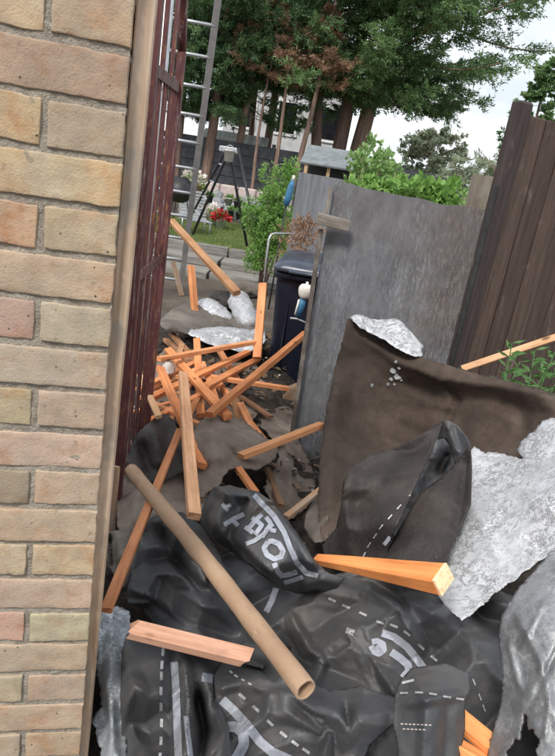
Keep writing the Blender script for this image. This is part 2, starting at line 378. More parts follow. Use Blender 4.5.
# ------------------------------------------------------------------ brick wall
WYAW = R(13.4); WX, WY, WZ0 = -.283, .99, CAMZ + .12
wall = thing('brick_wall', 'yellow and pink stock brick pier with grey mortar close at the left', 'wall', (WX, WY, 0), WYAW)
wl, wth, wtop = 1.3, .32, 2.55
mg = MB(); mcols, mrows = 170, 330
mg.add([(-wl * i / mcols, (.0024 if noise.noise(Vector((i * .05, j * .05, 9))) > -.25 else .005) + .0022 * noise.noise(Vector((i * .31, j * .31, 0))) + .0014 * noise.noise(Vector((i * 1.1, j * 1.1, 5))), wtop * j / mrows) for j in range(mrows + 1) for i in range(mcols + 1)], [(j*(mcols+1)+i, j*(mcols+1)+i+1, (j+1)*(mcols+1)+i+1, (j+1)*(mcols+1)+i) for j in range(mrows) for i in range(mcols)], True)
mg.box((-wl/2 - .003, wth/2 + .005, wtop/2), (wl - .006, wth - .014, wtop))
mg.obj('mortar', M['mortar'], wall)
import bmesh
def brick_mesh(lx, ly, lz, seed):
    bm = bmesh.new(); bmesh.ops.create_cube(bm, size=1)
    for v_ in bm.verts: v_.co = Vector((v_.co.x * lx, v_.co.y * ly, v_.co.z * lz))
    bmesh.ops.subdivide_edges(bm, edges=[e for e in bm.edges if abs(e.verts[0].co.x - e.verts[1].co.x) > lx * .5], cuts=13)
    bmesh.ops.subdivide_edges(bm, edges=[e for e in bm.edges if abs(e.verts[0].co.z - e.verts[1].co.z) > lz * .5], cuts=5)
    bmesh.ops.bevel(bm, geom=[e for e in bm.edges if e.calc_face_angle(0) > 1], offset=.0022, segments=2, profile=.6, affect='EDGES')
    for v_ in bm.verts:
        q = v_.co * 45 + Vector((seed * 7.3, seed * 3.1, seed))
        v_.co += Vector((noise.noise(q), noise.noise(q + Vector((31, 0, 0))), noise.noise(q + Vector((0, 57, 0))))) * .0017
        q *= 3; v_.co += Vector((noise.noise(q), noise.noise(q + Vector((31, 0, 0))), noise.noise(q + Vector((0, 57, 0))))) * .0014
    me = bpy.data.meshes.new('brick'); bm.to_mesh(me); bm.free(); me.polygons.foreach_set('use_smooth', [True] * len(me.polygons)); me.materials.append(M['brick']); return me
ST = [brick_mesh(.215, .103, .064, i) for i in range(9)]; HD = [brick_mesh(.108, .103, .064, 20 + i) for i in range(7)]
YEL = [(.48, .375, .26), (.5, .39, .265), (.465, .37, .265), (.49, .39, .285), (.47, .38, .28), (.5, .405, .29)]
PINK = [(.5, .34, .245), (.48, .34, .26)]
redset = {(1, 0): (.44, .3, .235), (2, 1): (.52, .37, .25), (4, 1): (.5, .34, .23), (6, 1): (.45, .33, .25), (9, 0): (.53, .4, .3), (10, 1): (.34, .27, .2), (14, 1): (.5, .34, .26), (8, 1): (.49, .385, .26), (3, 0): (.55, .42, .27), (0, 1): (.54, .41, .26)}
ncourse = int((wtop) / .075)
top0 = WZ0 + .075                                   # the course above joint 0 is row 0
for rrow in range(-9, 23):
    zc = top0 - .0375 - .075 * rrow
    if zc < .03 or zc > wtop - .03: continue
    x = 0.0; kx = 0
    while x > -wl + .1:
        head = (rrow % 2 == 0 and kx == 0) or (rrow % 2 and x < -wl + .3 and False)
        ln = .108 if head else .215
        me = (HD if head else ST)[random.randrange(7)]
        b = link('brick', me, None, wall, (x - ln/2, .05 + random.uniform(-.0018, .0018), zc + random.uniform(-.0015, .0015)), (random.uniform(-.006, .006), random.uniform(-.008, .008) + (math.pi if random.random() < .5 else 0), random.uniform(-.006, .006)))
        cc = redset.get((rrow, kx)) or (random.choice(PINK) if random.random() < .08 else random.choice(YEL))
        b.color = (*[q * random.uniform(.94, 1.06) for q in cc], 1)
        x -= ln + .0105; kx += 1

# timber post fixed to the end of the wall
def lathe_pts(a, b, n): return [a.lerp(b, i / (n - 1)) for i in range(n)]
def plank(name, a, b, w, t, m, col=(.6, .33, .16), roll=0.0, parent=None, segs=6, warp=.0, taper=1.0, ragged=.0, up=None):
    """timber between two world points; local X runs along it"""
    a, b = Vector(a), Vector(b); ln = (b - a).length; X = (b - a).normalized(); u = Vector(up) if up else Vector((0, 0, 1))
    if abs(X.dot(u)) > .97: u = Vector((0, -1, 0))
    Y = u.cross(X).normalized(); Z = X.cross(Y)
    rot = Matrix.Rotation(roll, 3, 'X'); B = Matrix((X, Y, Z)).transposed() @ rot
    mb = MB(); vs = []; e = min(.0025, w * .1, t * .1); sd_ = random.uniform(0, 99)
    ring = [(-w/2+e,-t/2),(w/2-e,-t/2),(w/2,-t/2+e),(w/2,t/2-e),(w/2-e,t/2),(-w/2+e,t/2),(-w/2,t/2-e),(-w/2,-t/2+e)]
    for i in range(segs + 1):
        f = i / segs; x = -ln/2 + ln * f; s_ = 1 + (taper - 1) * f
        wv = warp * math.sin(f * math.pi) ; nn = noise.noise(Vector((x * 5, sd_, 0))) * .0015
        for (y, z) in ring:
            xx = x + (ragged * random.uniform(-1, 1) if i in (0, segs) else 0)
            vs.append((xx, y * s_ + nn, z * s_ + wv + noise.noise(Vector((x * 5, 0, sd_))) * .0015))
    fs = [(i*8+k_, i*8+(k_+1)%8, (i+1)*8+(k_+1)%8, (i+1)*8+k_) for i in range(segs) for k_ in range(8)] + [tuple(range(8))[::-1], tuple(segs*8+k_ for k_ in range(8))]
    mb.add(vs, fs); o = link(name, mb.mesh(name, m)); o.color = (*col, 1)
    MW = B.to_4x4(); MW.translation = (a + b) / 2
    if parent is not None: o.parent = parent; o.matrix_parent_inverse = Matrix()
    o.matrix_local = MW if parent is None else parent.matrix_basis.inverted() @ MW
    return o
wd = Vector((math.cos(WYAW), math.sin(WYAW), 0)); wn = Vector((-math.sin(WYAW), math.cos(WYAW), 0)); wc = Vector((WX, WY, 0))
pst = plank('timber_post', wc + wd*-.003 + wn*.045 + Vector((0,0,.0)), wc + wd*.0255 + wn*.045 + Vector((0,0,2.6)), .05, .029, M['old_wood'], (.58, .45, .34), up=tuple(wd), segs=24)
tag(pst, 'weathered tan timber post fixed upright along the end of the brick wall', 'post')

# ------------------------------------------------------------------ maroon iron gate, standing open
gA = at(138, 285, 2.05); gB = at(161, 271, 2.5)
gA.z = gB.z = 0
gd = (gB - gA).normalized(); gl = .52; gA = gB - gd * gl
gate = thing('iron_gate', 'maroon painted iron bar gate with chipped paint standing open beside the brick wall', 'gate', gA, math.atan2(gd.y, gd.x))
z_lo, z_mid, z_r = .3, 1.21, 1.83
MB().box((.0, 0, 1.35), (.035, .035, 2.3)).obj('hinge_post', M['maroon_paint'], gate)
MB().box((gl, 0, (.2 + 1.95)/2), (.03, .03, 1.75)).obj('lock_post', M['maroon_paint'], gate)
for z in (.26, z_mid, z_r): MB().box((gl/2, 0, z), (gl - .03, .012, .035)).obj('rail', M['maroon_paint'], gate)
for i in range(1, 9):
    x = gl * i / 9; MB().box((x, .002 * (i % 2), (.26 + z_r)/2), (.0075, .0075, z_r - .26)).obj('bar', M['maroon_paint'], gate)
for i in (3, 6):
    x = gl * i / 9; h = .18 + .42 * (1 - (x/gl) ** 2.5); MB().box((x, .001, z_r + h/2), (.014, .014, h)).obj('bar', M['maroon_paint'], gate)
arch = []
for i in range(18):
    f = i / 17; arch.append((gl * (1 - f), 0, 1.95 + .46 * (1 - (1 - f) ** 2.5)))
for i in range(1):
    mb = MB(); mb.tube(arch, .016, 6); mb.obj('arched_top', M['maroon_paint'], gate)
mb = MB(); mb.tube([(gl*.06, .0, z_mid - .04), (gl*.98, .022, z_mid + .09)], .006, 6); mb.obj('brace', M['maroon_paint'], gate)
# white downpipe and pale wall seen through the top of the gate
dp = at(161, 75, 3.6)
mb = MB(); mb.tube([(dp.x, dp.y, 0), (dp.x, dp.y, 3.2)], .034, 12)
pipe = mb.obj('pipe', M['galvanised']); p0 = thing('downpipe', 'pale plastic downpipe seen through the top of the maroon gate', 'pipe', (0,0,0)); pipe.parent = p0
for z in (.9, 1.9, 2.6):
    mb = MB(); mb.tube([(dp.x, dp.y, z), (dp.x, dp.y, z + .05)], .041, 12); mb.obj('bracket', M['white_plastic'], p0)

# ------------------------------------------------------------------ ladder
def ladder():
    tb = at(180, 292, 7.3); tp = at(221, -22, 6.2); X = Vector((1, .12, 0)).normalized()
    ax = (tp - tb); n_ = int(ax.length / .25)
    root = thing('ladder', 'aluminium ladder leaning upright behind the maroon gate', 'ladder', tb)
    for s_ in (0, -1):
        a = X * (.42 * s_); b = a + ax
        plank('stile', tb + a, tb + b, .026, .062, M['aluminium'], parent=root, up=tuple(X))
    for i in range(n_):
        c0 = ax * ((i + .6) / n_); mb = MB(); mb.tube([c0 - X*.42, c0], .016, 8); mb.obj('rung', M['aluminium'], root)
ladder()

# ------------------------------------------------------------------ right fence
f0 = at(455, 362, 2.72); fdir = Vector((math.cos(R(24)), math.sin(R(24)), 0)); ftop = at(510, 106, 2.72).z
f0.z = 0
fence = thing('board_fence', 'tall dark brown vertical board fence at the right edge', 'fence', f0, R(24))
# the fence leans a little, as in the photograph
plk = (.088, .036, .027)
bw = .098
for i in range(9):
    h = ftop - .015 - random.uniform(0, .012)
    mb = MB(); mb.bbox((.045 + bw*(i + .5), random.uniform(-.002, .002), h/2), (bw - .005, .018, h), .003)
    b = mb.obj('board', M['fence_stain'], fence, rot=(0, random.uniform(-.002, .002), 0)); cc = random.choice([(.075, .05, .042), (.085, .058, .047), (.068, .046, .04), (.095, .066, .053)]); b.color = (*cc, 1)
mb = MB(); mb.bbox((0, -.01, ftop/2 + .006), (.075, .05, ftop + .03), .008); b = mb.obj('post', M['fence_stain'], fence); b.color = (.055, .042, .04, 1)
for z in (.4, 1.1, 1.8):
    mb = MB(); mb.box((.5, .034, z), (1, .045, .07)); b = mb.obj('rail', M['fence_stain'], fence); b.color = (.07, .05, .04, 1)
mb = MB(); mb.tube([(-.042, -.03, .02), (-.042, -.03, ftop - .3)], .011, 8); mb.obj('cable_conduit', M['rubber'], fence)

# ------------------------------------------------------------------ ply sheet gate
pa, pb = at(335, 181, 3.05), at(487, 207, 2.98); pa0 = Vector((pa.x, pa.y, 0)); pdirv = Vector((pb.x - pa.x, pb.y - pa.y, 0)).normalized()
ang = math.atan2(pdirv.y, pdirv.x); bl = at(287, 470, 3.05)
sheet_gate = thing('plywood_gate', 'weathered grey plywood sheet gate standing behind the torn felt', 'gate', pa0, ang)
W_, Hh = 1.0, pa.z
lean = math.atan2(bl.x - pa.x, pa.z - bl.z)
n_x, n_z = 30, 40; vs = []
for side in (0, 1):
    for j in range(n_z + 1):
        for i in range(n_x + 1):
            x = i / n_x * W_; z = .07 + j / n_z * (Hh - .07)
            if j == n_z: z += .012 * noise.noise(Vector((x * 9, 0, 3))) - .02 * math.sin(x * 3)
            if j == 0: z += .05 * noise.noise(Vector((x * 7, 5, 0)))
            if i == 0: x += .006 * noise.noise(Vector((0, z * 8, 9)))
            vs.append((x, .018 * side + .008 * noise.noise(Vector((x * 2, z * 2, 0))), z))
S_ = (n_x+1)*(n_z+1); fs = []
for j in range(n_z):
    for i in range(n_x):
        q = (j*(n_x+1)+i, j*(n_x+1)+i+1, (j+1)*(n_x+1)+i+1, (j+1)*(n_x+1)+i); fs.append(q); fs.append(tuple(k_ + S_ for k_ in q[::-1]))
rim = [i for i in range(n_x+1)] + [(j)*(n_x+1)+n_x for j in range(1, n_z+1)] + [n_z*(n_x+1)+i for i in range(n_x-1, -1, -1)] + [j*(n_x+1) for j in range(n_z-1, 0, -1)]
for i in range(len(rim)): a, b = rim[i], rim[(i+1) % len(rim)]; fs.append((a, a + S_, b + S_, b))
MB().add(vs, fs, False).obj('panel', M['ply_sheet'], sheet_gate)
hb = plank('toggle_bar', at(317, 218, 2.98), at(349, 226, 2.98), .05, .03, M['old_wood'], (.24, .22, .2), parent=sheet_gate, up=(0, -1, 0))
b = plank('edge_batten', at(331, 186, 3.02), at(326, 214, 3.02), .014, .02, M['old_wood'], (.22, .18, .15), parent=sheet_gate)
b = plank('edge_batten', at(321, 229, 3.01), at(289, 455, 3.01), .022, .022, M['old_wood'], (.14, .12, .11), parent=sheet_gate)
for (x0, y0, x1, y1, w_) in ((292, 450, 288, 492, .045), (302, 462, 298, 498, .055), (313, 470, 309, 500, .05), (297, 430, 293, 448, .03)):
    b = plank('rotten_base_slat', at(x0, y0, 2.9), at(x1, y1, 2.86), w_, .016, M['old_wood'], (.1, .1, .105), parent=sheet_gate, ragged=.012, up=(0, -1, 0))
pp = at(485, 176, 3.25)
tag(plank('gate_post', (pp.x, pp.y, 0), (pp.x, pp.y, pp.z), .1, .1, M['old_wood'], (.26, .23, .19), up=(0, -1, 0)), 'short grey timber post between the plywood gate and brown fence', 'post')

# ------------------------------------------------------------------ wheelie bin
bc = at(268, 345, 4.0)
binx = bc.x + .29
wb = thing('wheelie_bin', 'dark navy wheelie bin with closed lid behind the plywood gate', 'bin', (binx, 4.3, 0), R(-4))
def rrect(w, d, r, z, n=4, cy=0):
    p = []
    for cx_, cy_, a0 in ((w/2-r, d/2-r, 0), (-w/2+r, d/2-r, 90), (-w/2+r, -d/2+r, 180), (w/2-r, -d/2+r, 270)):
        for i in range(n + 1): a = R(a0 + 90*i/n); p.append((cx_ + r*math.cos(a), cy + cy_ + r*math.sin(a), z))
    return p
def loft(rings, caps=True, smooth=True):
    mb = MB(); n_ = len(rings[0]); vs = [p for r_ in rings for p in r_]
    fs = [(i*n_+k_, i*n_+(k_+1)%n_, (i+1)*n_+(k_+1)%n_, (i+1)*n_+k_) for i in range(len(rings)-1) for k_ in range(n_)]
    mb.add(vs, fs, smooth)
    if caps: mb.add([], []); mb.f += [tuple(range(n_))[::-1], tuple((len(rings)-1)*n_+k_ for k_ in range(n_))]; mb.sm += [False, False]
    return mb
loft([rrect(.46, .5, .05, .04), rrect(.47, .52, .05, .1), rrect(.565, .64, .05, .93), rrect(.565, .64, .05, .95), rrect(.595, .69, .05, .955), rrect(.595, .69, .05, 1.0), rrect(.58, .67, .05, 1.0)]).obj('body', M['bin_plastic'], wb)
lid = loft([rrect(.60, .72, .06, 1.003), rrect(.615, .74, .06, 1.006), rrect(.615, .74, .06, 1.03), rrect(.57, .69, .08, 1.055), rrect(.5, .6, .09, 1.075), rrect(.3, .36, .09, 1.082)]).obj('lid', M['bin_lid'], wb)
mb = MB(); mb.tube([(-.2, -.375, 1.015), (-.2, -.41, 1.02), (.2, -.41, 1.02), (.2, -.375, 1.015)], .012, 8); mb.obj('lid_lip', M['bin_lid'], lid)
mb = MB(); mb.tube([(-.24, .36, .97), (-.24, .43, .98), (.24, .43, .98), (.24, .36, .97)], .015, 8); mb.obj('handle', M['bin_plastic'], wb)
for s_ in (-1, 1):
    mb = MB(); mb.tube([(s_*.25, .24, .1), (s_*.3, .24, .1)], .1, 20); w_ = mb.obj('wheel', M['rubber'], wb)
for s_ in (-.18, 0, .18):
    mb = MB(); mb.bbox((s_, -.305, .62), (.012, .02, .5), .004); mb.obj('rib', M['bin_plastic'], wb)
# white headed brush hanging in front of the bin
bt = at(306, 291, 3.72)
br = thing('scrubbing_brush', 'white round topped brush with blue handle hanging in front of the bin', 'brush', bt); br.scale = (.66,) * 3
prof = [(.001, .085), (.012, .082), (.014, .06), (.05, .055), (.068, .03), (.07, 0), (.062, -.04), (.045, -.065), (.02, -.072), (.001, -.072)]
MB().lathe(prof, n=18).obj('head', M['white_plastic'], br)
mb = MB(); mb.tube([(-.012, 0, -.07), (-.02, -.01, -.13), (-.034, -.01, -.24)], [.028, .036, .03], 10); hd = mb.obj('handle', M['blue_plastic'], br)
mb = MB(); mb.tube([(-.048, -.03, -.08), (-.062, -.04, -.22)], .01, 6); mb.obj('grip_strip', M['white_plastic'], hd)
mb = MB(); mb.tube([(-.1, 0, -.27), (-.04, -.02, -.26), (.05, 0, -.29)], .01, 6); mb.obj('wire_hook', M['galvanised'], br)
# bent pipe rail left of the bin
tag(MB().tube([at(264, 285, 4.45), at(266, 262, 4.45), at(269, 239, 4.45), at(271, 235, 4.46), at(275, 233.5, 4.5), at(292, 234, 4.6)], .008, 8).obj('bent_pipe', M['galvanised']), 'thin bent galvanised pipe standing beside the wheelie bin lid', 'pipe')

# ------------------------------------------------------------------ sheet builder (torn felt, membrane, foil)
def tps(ctrl):
    C = np.array(ctrl, float); P_ = C[:, :2] / 100; n_ = len(C)
    def U(r2): return np.where(r2 > 1e-12, r2 * np.log(r2 + 1e-12), 0)
    K = U(((P_[:, None] - P_[None]) ** 2).sum(-1)) + np.eye(n_) * 1e-3
    A = np.zeros((n_+3, n_+3)); A[:n_, :n_] = K; A[:n_, n_] = 1; A[:n_, n_+1:] = P_; A[n_, :n_] = 1; A[n_+1:, :n_] = P_.T
    sol = np.linalg.solve(A + np.eye(n_+3) * 1e-9, np.concatenate([C[:, 2], np.zeros(3)]))
    def f(Q):
        Q = np.asarray(Q, float) / 100; r2 = ((Q[:, None] - P_[None]) ** 2).sum(-1)
        return U(r2) @ sol[:n_] + sol[n_] + Q @ sol[n_+1:]
    return f
def seg_dist(Q, pl):
    """distance to a polyline and the fraction along it"""
    Q = np.asarray(Q, float); best = np.full(len(Q), 1e9); fr = np.zeros(len(Q)); pl = np.array(pl, float)
    ls = np.linalg.norm(np.diff(pl, axis=0), axis=1); tot = ls.sum(); acc = 0
    for i in range(len(pl) - 1):
        a, b = pl[i], pl[i+1]; ab = b - a; t = np.clip(((Q - a) @ ab) / (ab @ ab), 0, 1); d_ = np.linalg.norm(Q - (a + t[:, None] * ab), axis=1)
        m_ = d_ < best; best[m_] = d_[m_]; fr[m_] = ((acc + t * ls[i]) / tot)[m_]; acc += ls[i]
    return best, fr
def inpoly(Q, pl):
    Q = np.asarray(Q, float); pl = np.array(pl, float); r_ = np.zeros(len(Q), bool); j = len(pl) - 1
    for i in range(len(pl)):
        xi, yi = pl[i]; xj, yj = pl[j]
        if yi != yj: r_ ^= ((yi > Q[:, 1]) != (yj > Q[:, 1])) & (Q[:, 0] < (xj - xi) * (Q[:, 1] - yi) / (yj - yi) + xi)
        j = i
    return r_
def smooth_closed(pl, it=1):
    pl = np.array(pl, float)
    for _ in range(it):
        nx_ = np.roll(pl, -1, 0); pl = np.stack([pl * .75 + nx_ * .25, pl * .25 + nx_ * .75], 1).reshape(-1, 2)
    return pl
BVH = {}
def sheet(name, outline, ctrl, m, creases=(), res=4.0, thick=.0025, torn=0.0, mode='z', wr=.004, wscale=9.0, wdir=(1, 1, 1), smooth=1, parent=None, seed=0, back=None, crum=.11):
    """outline and control points are read off the photograph; control value is a height (mode z) or a forward distance (mode d)"""
    rs = np.random.default_rng(seed + 11)
    if mode == 'z': ctrl = [(x, y, dz(x, y, v_)) for x, y, v_ in ctrl]
    f = tps(ctrl); pl = smooth_closed(outline, smooth) if smooth else np.array(outline, float)
    pts = []
    for i in range(len(pl)):
        a, b = pl[i], pl[(i+1) % len(pl)]; n_ = max(1, int(np.linalg.norm(b - a) / (res * .8)))
        for q in range(n_): pts.append(a + (b - a) * q / n_)
    B = np.array(pts)
    if torn:
        for i in range(len(B)):
            t_ = (B[(i+1) % len(B)] - B[i-1]); nn = np.array([-t_[1], t_[0]]) / (np.linalg.norm(t_) + 1e-6)
            B[i] = B[i] + nn * torn * (noise.noise(Vector((B[i][0] * .11, B[i][1] * .11, seed))) * 1.3 + rs.normal(0, .38))
    x0, y0 = B.min(0); x1, y1 = B.max(0); G = []
    rows = int((y1 - y0) / (res * .87)) + 1
    for j in range(rows):
        for i in range(int((x1 - x0) / res) + 2): G.append((x0 + (i + .5 * (j % 2)) * res, y0 + j * res * .87))
    G = np.array(G) + rs.normal(0, res * .08, (len(G), 2)); G = G[inpoly(G, B)]
    d_, _ = seg_dist(G, np.vstack([B, B[:1]])); G = G[d_ > res * .45]
    A = np.vstack([B, G]); nb_ = len(B)
    r_ = delaunay_2d_cdt([Vector(p) for p in A], [(i, (i+1) % nb_) for i in range(nb_)], [], 1, 1e-4)
    Q = np.array([tuple(v_) for v_ in r_[0]]); faces = [tuple(t_) for t_ in r_[2]]
    dd = f(Q)
    for cre in creases:
        pl_, amp, wd_ = cre[0], cre[1], cre[2]; pw = min(1.08, cre[3] if len(cre) > 3 else 1.4)
        ds, fr = seg_dist(Q, pl_); pr = np.clip(1 - ds / wd_, 0, 1) ** pw; end = np.clip(np.minimum(fr, 1 - fr) * 5 + .25, 0, 1)
        dd = dd - amp * pr * end
    dirs = [(Vector(rs.normal(size=3)).normalized(), rs.uniform(1.8, 8) * (wscale / 7) ** .7, rs.uniform(0, 9)) for _ in range(9)]
    def crumple(p):
        h = 0; w1 = noise.noise(p * 2.5 + Vector((seed, 3, 1))); w2 = noise.noise(p * 2.5 + Vector((7, seed, 5)))
        for i_, (dv, fr_, ph) in enumerate(dirs):
            t_ = p.dot(dv) * fr_ + ph + .22 * (w1 if i_ % 2 else w2); t_ -= math.floor(t_); tri = abs(2 * t_ - 1)
            g_ = min(.6, max(0, noise.noise(p * 2.4 + Vector((i_ * 13, seed, 2))) * 1.6 - .02))
            h += (tri - .5) * g_ / fr_ * 4
        return h
    W = []
    wv = Vector(wdir)
    for (x, y), d1 in zip(Q, dd):
        p = at(x, y, d1); q = Vector((p.x * wv.x, p.y * wv.y, p.z * wv.z)) * wscale + Vector((seed * 3.7, seed, 0))
        wa = noise.noise(q); wb_ = noise.noise(q * 2.3 + Vector((9, 2, 4)))
        h_ = (1 - 2 * abs(wa)) * wr + (1 - 2 * abs(wb_)) * wr * .45 + noise.noise(q * 6) * wr * .15 + crum * crumple(p)
        W.append(at(x, y, d1 - h_))
    cen = sum(W, Vector()) / len(W)
    BVH[name] = BVHTree.FromPolygons(W, faces)
    me = bpy.data.meshes.new(name); me.from_pydata([p - cen for p in W], [], faces)
    me.polygons.foreach_set('use_smooth', [True] * len(faces)); me.materials.append(m)
    # make normals look towards the viewer's side
    me.update(); ssum = sum((p.normal.dot(Vector((0, 0, CAMZ)) - (p.center + cen)) for p in me.polygons))
    if ssum < 0: me.flip_normals()
    o = link(name, me); so = o.modifiers.new('thickness', 'SOLIDIFY'); so.thickness = thick; so.offset = -1
    if back is not None: me.materials.append(back); so.material_offset = 1; so.material_offset_rim = 1
    o.location = cen
    if parent is not None: o.parent = parent; o.location = cen - parent.location
    o['_k'] = name
    return o
def hit(key, px, py):
    r = ray(px, py); r.normalize(); h_ = BVH[key].ray_cast(Vector((0, 0, CAMZ)), r)
    if h_[0] is None: return None
    return h_[0] - r * .003 + Vector((0, 0, .0005))
def decal(name, o, strokes, wd_, m, key=None):
    if name in ('printed_letter', 'printed_swoosh', 'printed_stripe'): wd_ *= 1.18
    """flat print: ribbons laid on the sheet's own surface"""
    key = key or o['_k']; mb = MB(); loc = o.location.copy()
    if o.parent: loc += o.parent.location
    for st in strokes:
        pl = [Vector((*p[:2], 0)) for p in st]; sm = []
        for i in range(len(pl) - 1):
            n_ = max(1, int((pl[i+1] - pl[i]).length / 1.6)); sm += [pl[i].lerp(pl[i+1], q / n_) for q in range(n_)]
        sm.append(pl[-1]); rows = []
        for i, p in enumerate(sm):
            t_ = (sm[min(i+1, len(sm)-1)] - sm[max(i-1, 0)]); nn = Vector((-t_.y, t_.x, 0)).normalized(); row = []
            for q in range(5):
                h_ = hit(key, *(p + nn * wd_ * (q / 4 - .5)).to_2d()); row.append(h_)
            rows.append(row)
        for i in range(len(rows) - 1):
            for q in range(4):
                c_ = (rows[i][q], rows[i][q+1], rows[i+1][q+1], rows[i+1][q])
                if all(x is not None for x in c_): mb.add([x - loc for x in c_], [(0, 1, 2, 3)], True)
    if mb.f:
        return link(name, mb.mesh(name, m, False), None, o)
def dashes(o, pts, ln, wd_, m=None, name='printed_dash'):
    pts = [Vector((*p, 0)) for p in pts]
    for i, p in enumerate(pts):
        t_ = (pts[min(i+1, len(pts)-1)] - pts[max(i-1, 0)]).normalized(); decal(name, o, [[p - t_ * ln/2, p + t_ * ln/2]], wd_, m or M['print_white'])

# ------------------------------------------------------------------ heap: dark rubble under everything
k = Mat('rubble', .95, .12); n = k.noise(7, 9, .75); n2 = k.noise(50, 6, .7)
c = k.ramp(n, [(.35, (.035, .029, .025)), (.55, (.1, .083, .07)), (.72, (.22, .19, .16))]); c = k.mix(c, (.3, .26, .22), k.math('MULTIPLY', k.step(n2, .62, .72), .6))
M['rubble'] = k.done(c, k.math('ADD', n, n2), 1, .03)
def mound_z(x, y):
    h = .33
    h *= min(1, max(0, (6.3 - y) / 1.6)) * min(1, max(0, (y - .2) / .5)); h *= min(1, max(0, (x + 1.5) / .5)) * min(1, max(0, (1.9 - x) / .5))
    if y > 2.9: h *= min(1, max(.0, (.45 + .1 * (y - 3) - x) / .5))
    q = Vector((x, y, 0)); return h * (1 + .25 * noise.noise(q * 2.2)) + h * .12 * (1 - 2 * abs(noise.noise(q * 7))) + .03 * h * noise.noise(q * 25)
nx_, ny_ = 130, 210; mv = []
for j in range(ny_ + 1):
    for i in range(nx_ + 1):
        x = -1.7 + 3.8 * i / nx_; y = .1 + 6.4 * j / ny_; mv.append((x, y, mound_z(x, y) - .02))
mf = [(j*(nx_+1)+i, j*(nx_+1)+i+1, (j+1)*(nx_+1)+i+1, (j+1)*(nx_+1)+i) for j in range(ny_) for i in range(nx_)]
tag(MB().add(mv, mf, True).obj('rubble_heap', M['rubble']), 'dark crumbled rubble lying under the felt and timber', 'rubble', kind='stuff')
# crumbs of felt, slate and plaster over the rubble
def chips(name, n_, area, size, m, seed, label, zoff=.0):
    rs = np.random.default_rng(seed); V_ = []; F_ = []
    for _ in range(n_):
        x, y = rs.uniform(*area[0]), rs.uniform(*area[1]); z = mound_z(x, y) + zoff + rs.uniform(-.005, .02); s_ = rs.uniform(*size); a = rs.uniform(0, 6.28)
        t1 = np.array([math.cos(a), math.sin(a), rs.normal(0, .3)]) * s_; t2 = np.array([-math.sin(a), math.cos(a), rs.normal(0, .3)]) * s_ * rs.uniform(.3, .9); c_ = np.array([x, y, z]); up = np.array([0, 0, s_ * .18])
        b = len(V_); V_ += [c_ - t1 - t2*.7, c_ + t1*.8 - t2, c_ + t1 + t2*.6, c_ - t1*.7 + t2, c_ - t1*.9 - t2*.6 + up, c_ + t1*.7 - t2*.9 + up, c_ + t1*.9 + t2*.5 + up, c_ - t1*.6 + t2*.9 + up]
        F_ += [(b+4,b+5,b+6,b+7),(b,b+1,b+5,b+4),(b+1,b+2,b+6,b+5),(b+2,b+3,b+7,b+6),(b+3,b,b+4,b+7)]
    tag(link(name, np_mesh(name, V_, F_, m)), label, 'debris', kind='stuff')
chips('felt_crumbs', 2200, ((-.9, .7), (1.9, 5.6)), (.004, .016), M['dark_felt'], 3, 'dark crumbs of torn felt strewn through the heap')
chips('plaster_crumbs', 260, ((-.8, .6), (2.0, 5.6)), (.004, .014), M['plaster'], 4, 'pale pinkish crumbs of plaster strewn through the heap')
chips('splinters', 300, ((-.8, .6), (2.2, 5.0)), (.008, .04), M['straw'], 5, 'small wood splinters strewn through the heap')

# ------------------------------------------------------------------ sheets on the heap, far to near
BM = M['black_membrane']
o = sheet('grey_felt_sheet', [(158,322),(168,311),(185,303),(203,301),(225,313),(266,324),(266,343),(245,352),(222,348),(200,340),(182,332),(162,329)], [(158,322,.5),(200,301,.54),(266,326,.5),(266,345,.44),(215,345,.44),(182,333,.5)], M['grey_felt'], [([(165,318),(200,318),(230,330)], .06, 14)], res=3, torn=.8, wr=.01, seed=1)
tag(o, 'flat grey brown felt sheet with torn edge beyond the pile of laths', 'felt sheet')
o2 = sheet('foil_facing', [(186,332),(200,328),(222,326),(245,329),(265,328),(266,344),(246,353),(228,349),(210,345),(195,338)], [(186,332,.515),(222,326,.53),(265,328,.53),(266,345,.465),(215,346,.465)], M['silver_foil'], res=3, torn=1, wr=.012, seed=2, parent=o)
def roll(name, a, b, r, m, label, seed, flat=.7, cap=True, nseg=16):
    a, b = Vector(a), Vector(b); X = (b - a).normalized(); Y = Vector((0,0,1)).cross(X).normalized(); Z = X.cross(Y); mb = MB(); vs = []; n_ = 22; c0 = (a + b) / 2
    for i in range(nseg + 1):
        f = i / nseg; c_ = a.lerp(b, f); rr = r * (1 - .5 * abs(2*f - 1) ** 4)
        for k_ in range(n_):
            an = 2*math.pi*k_/n_; q = Vector((f * 4, math.cos(an) * 1.2, math.sin(an) * 1.2 + seed)); w_ = 1 + .25 * (1 - 2*abs(noise.noise(q * 1.4))) + .08 * noise.noise(q * 4)
            vs.append(c_ - c0 + (Y * math.cos(an) + Z * math.sin(an) * flat) * rr * w_)
    fs = [(i*n_+k_, i*n_+(k_+1)%n_, (i+1)*n_+(k_+1)%n_, (i+1)*n_+k_) for i in range(nseg) for k_ in range(n_)] + [tuple(range(n_)), tuple(nseg*n_+k_ for k_ in range(n_))]
    mb.add(vs, fs, True); o_ = mb.obj(name, m, None, c0); return tag(o_, label, 'felt roll')
roll('crumpled_felt_roll', at(203,304,4.9), at(226,325,4.55), .1, M['silver_foil'], 'crumpled silver felt roll lying by the short upright lath', 1)
roll('crumpled_felt_roll', at(236,294,4.95), at(250,326,4.45), .075, M['silver_foil'], 'narrow silver felt roll standing nearest the bin', 2, .9)
roll('crumpled_felt_roll', at(232,287,5.2), at(266,293,5.1), .085, M['grey_felt'], 'dark grey felt roll lying behind the silver rolls', 3)
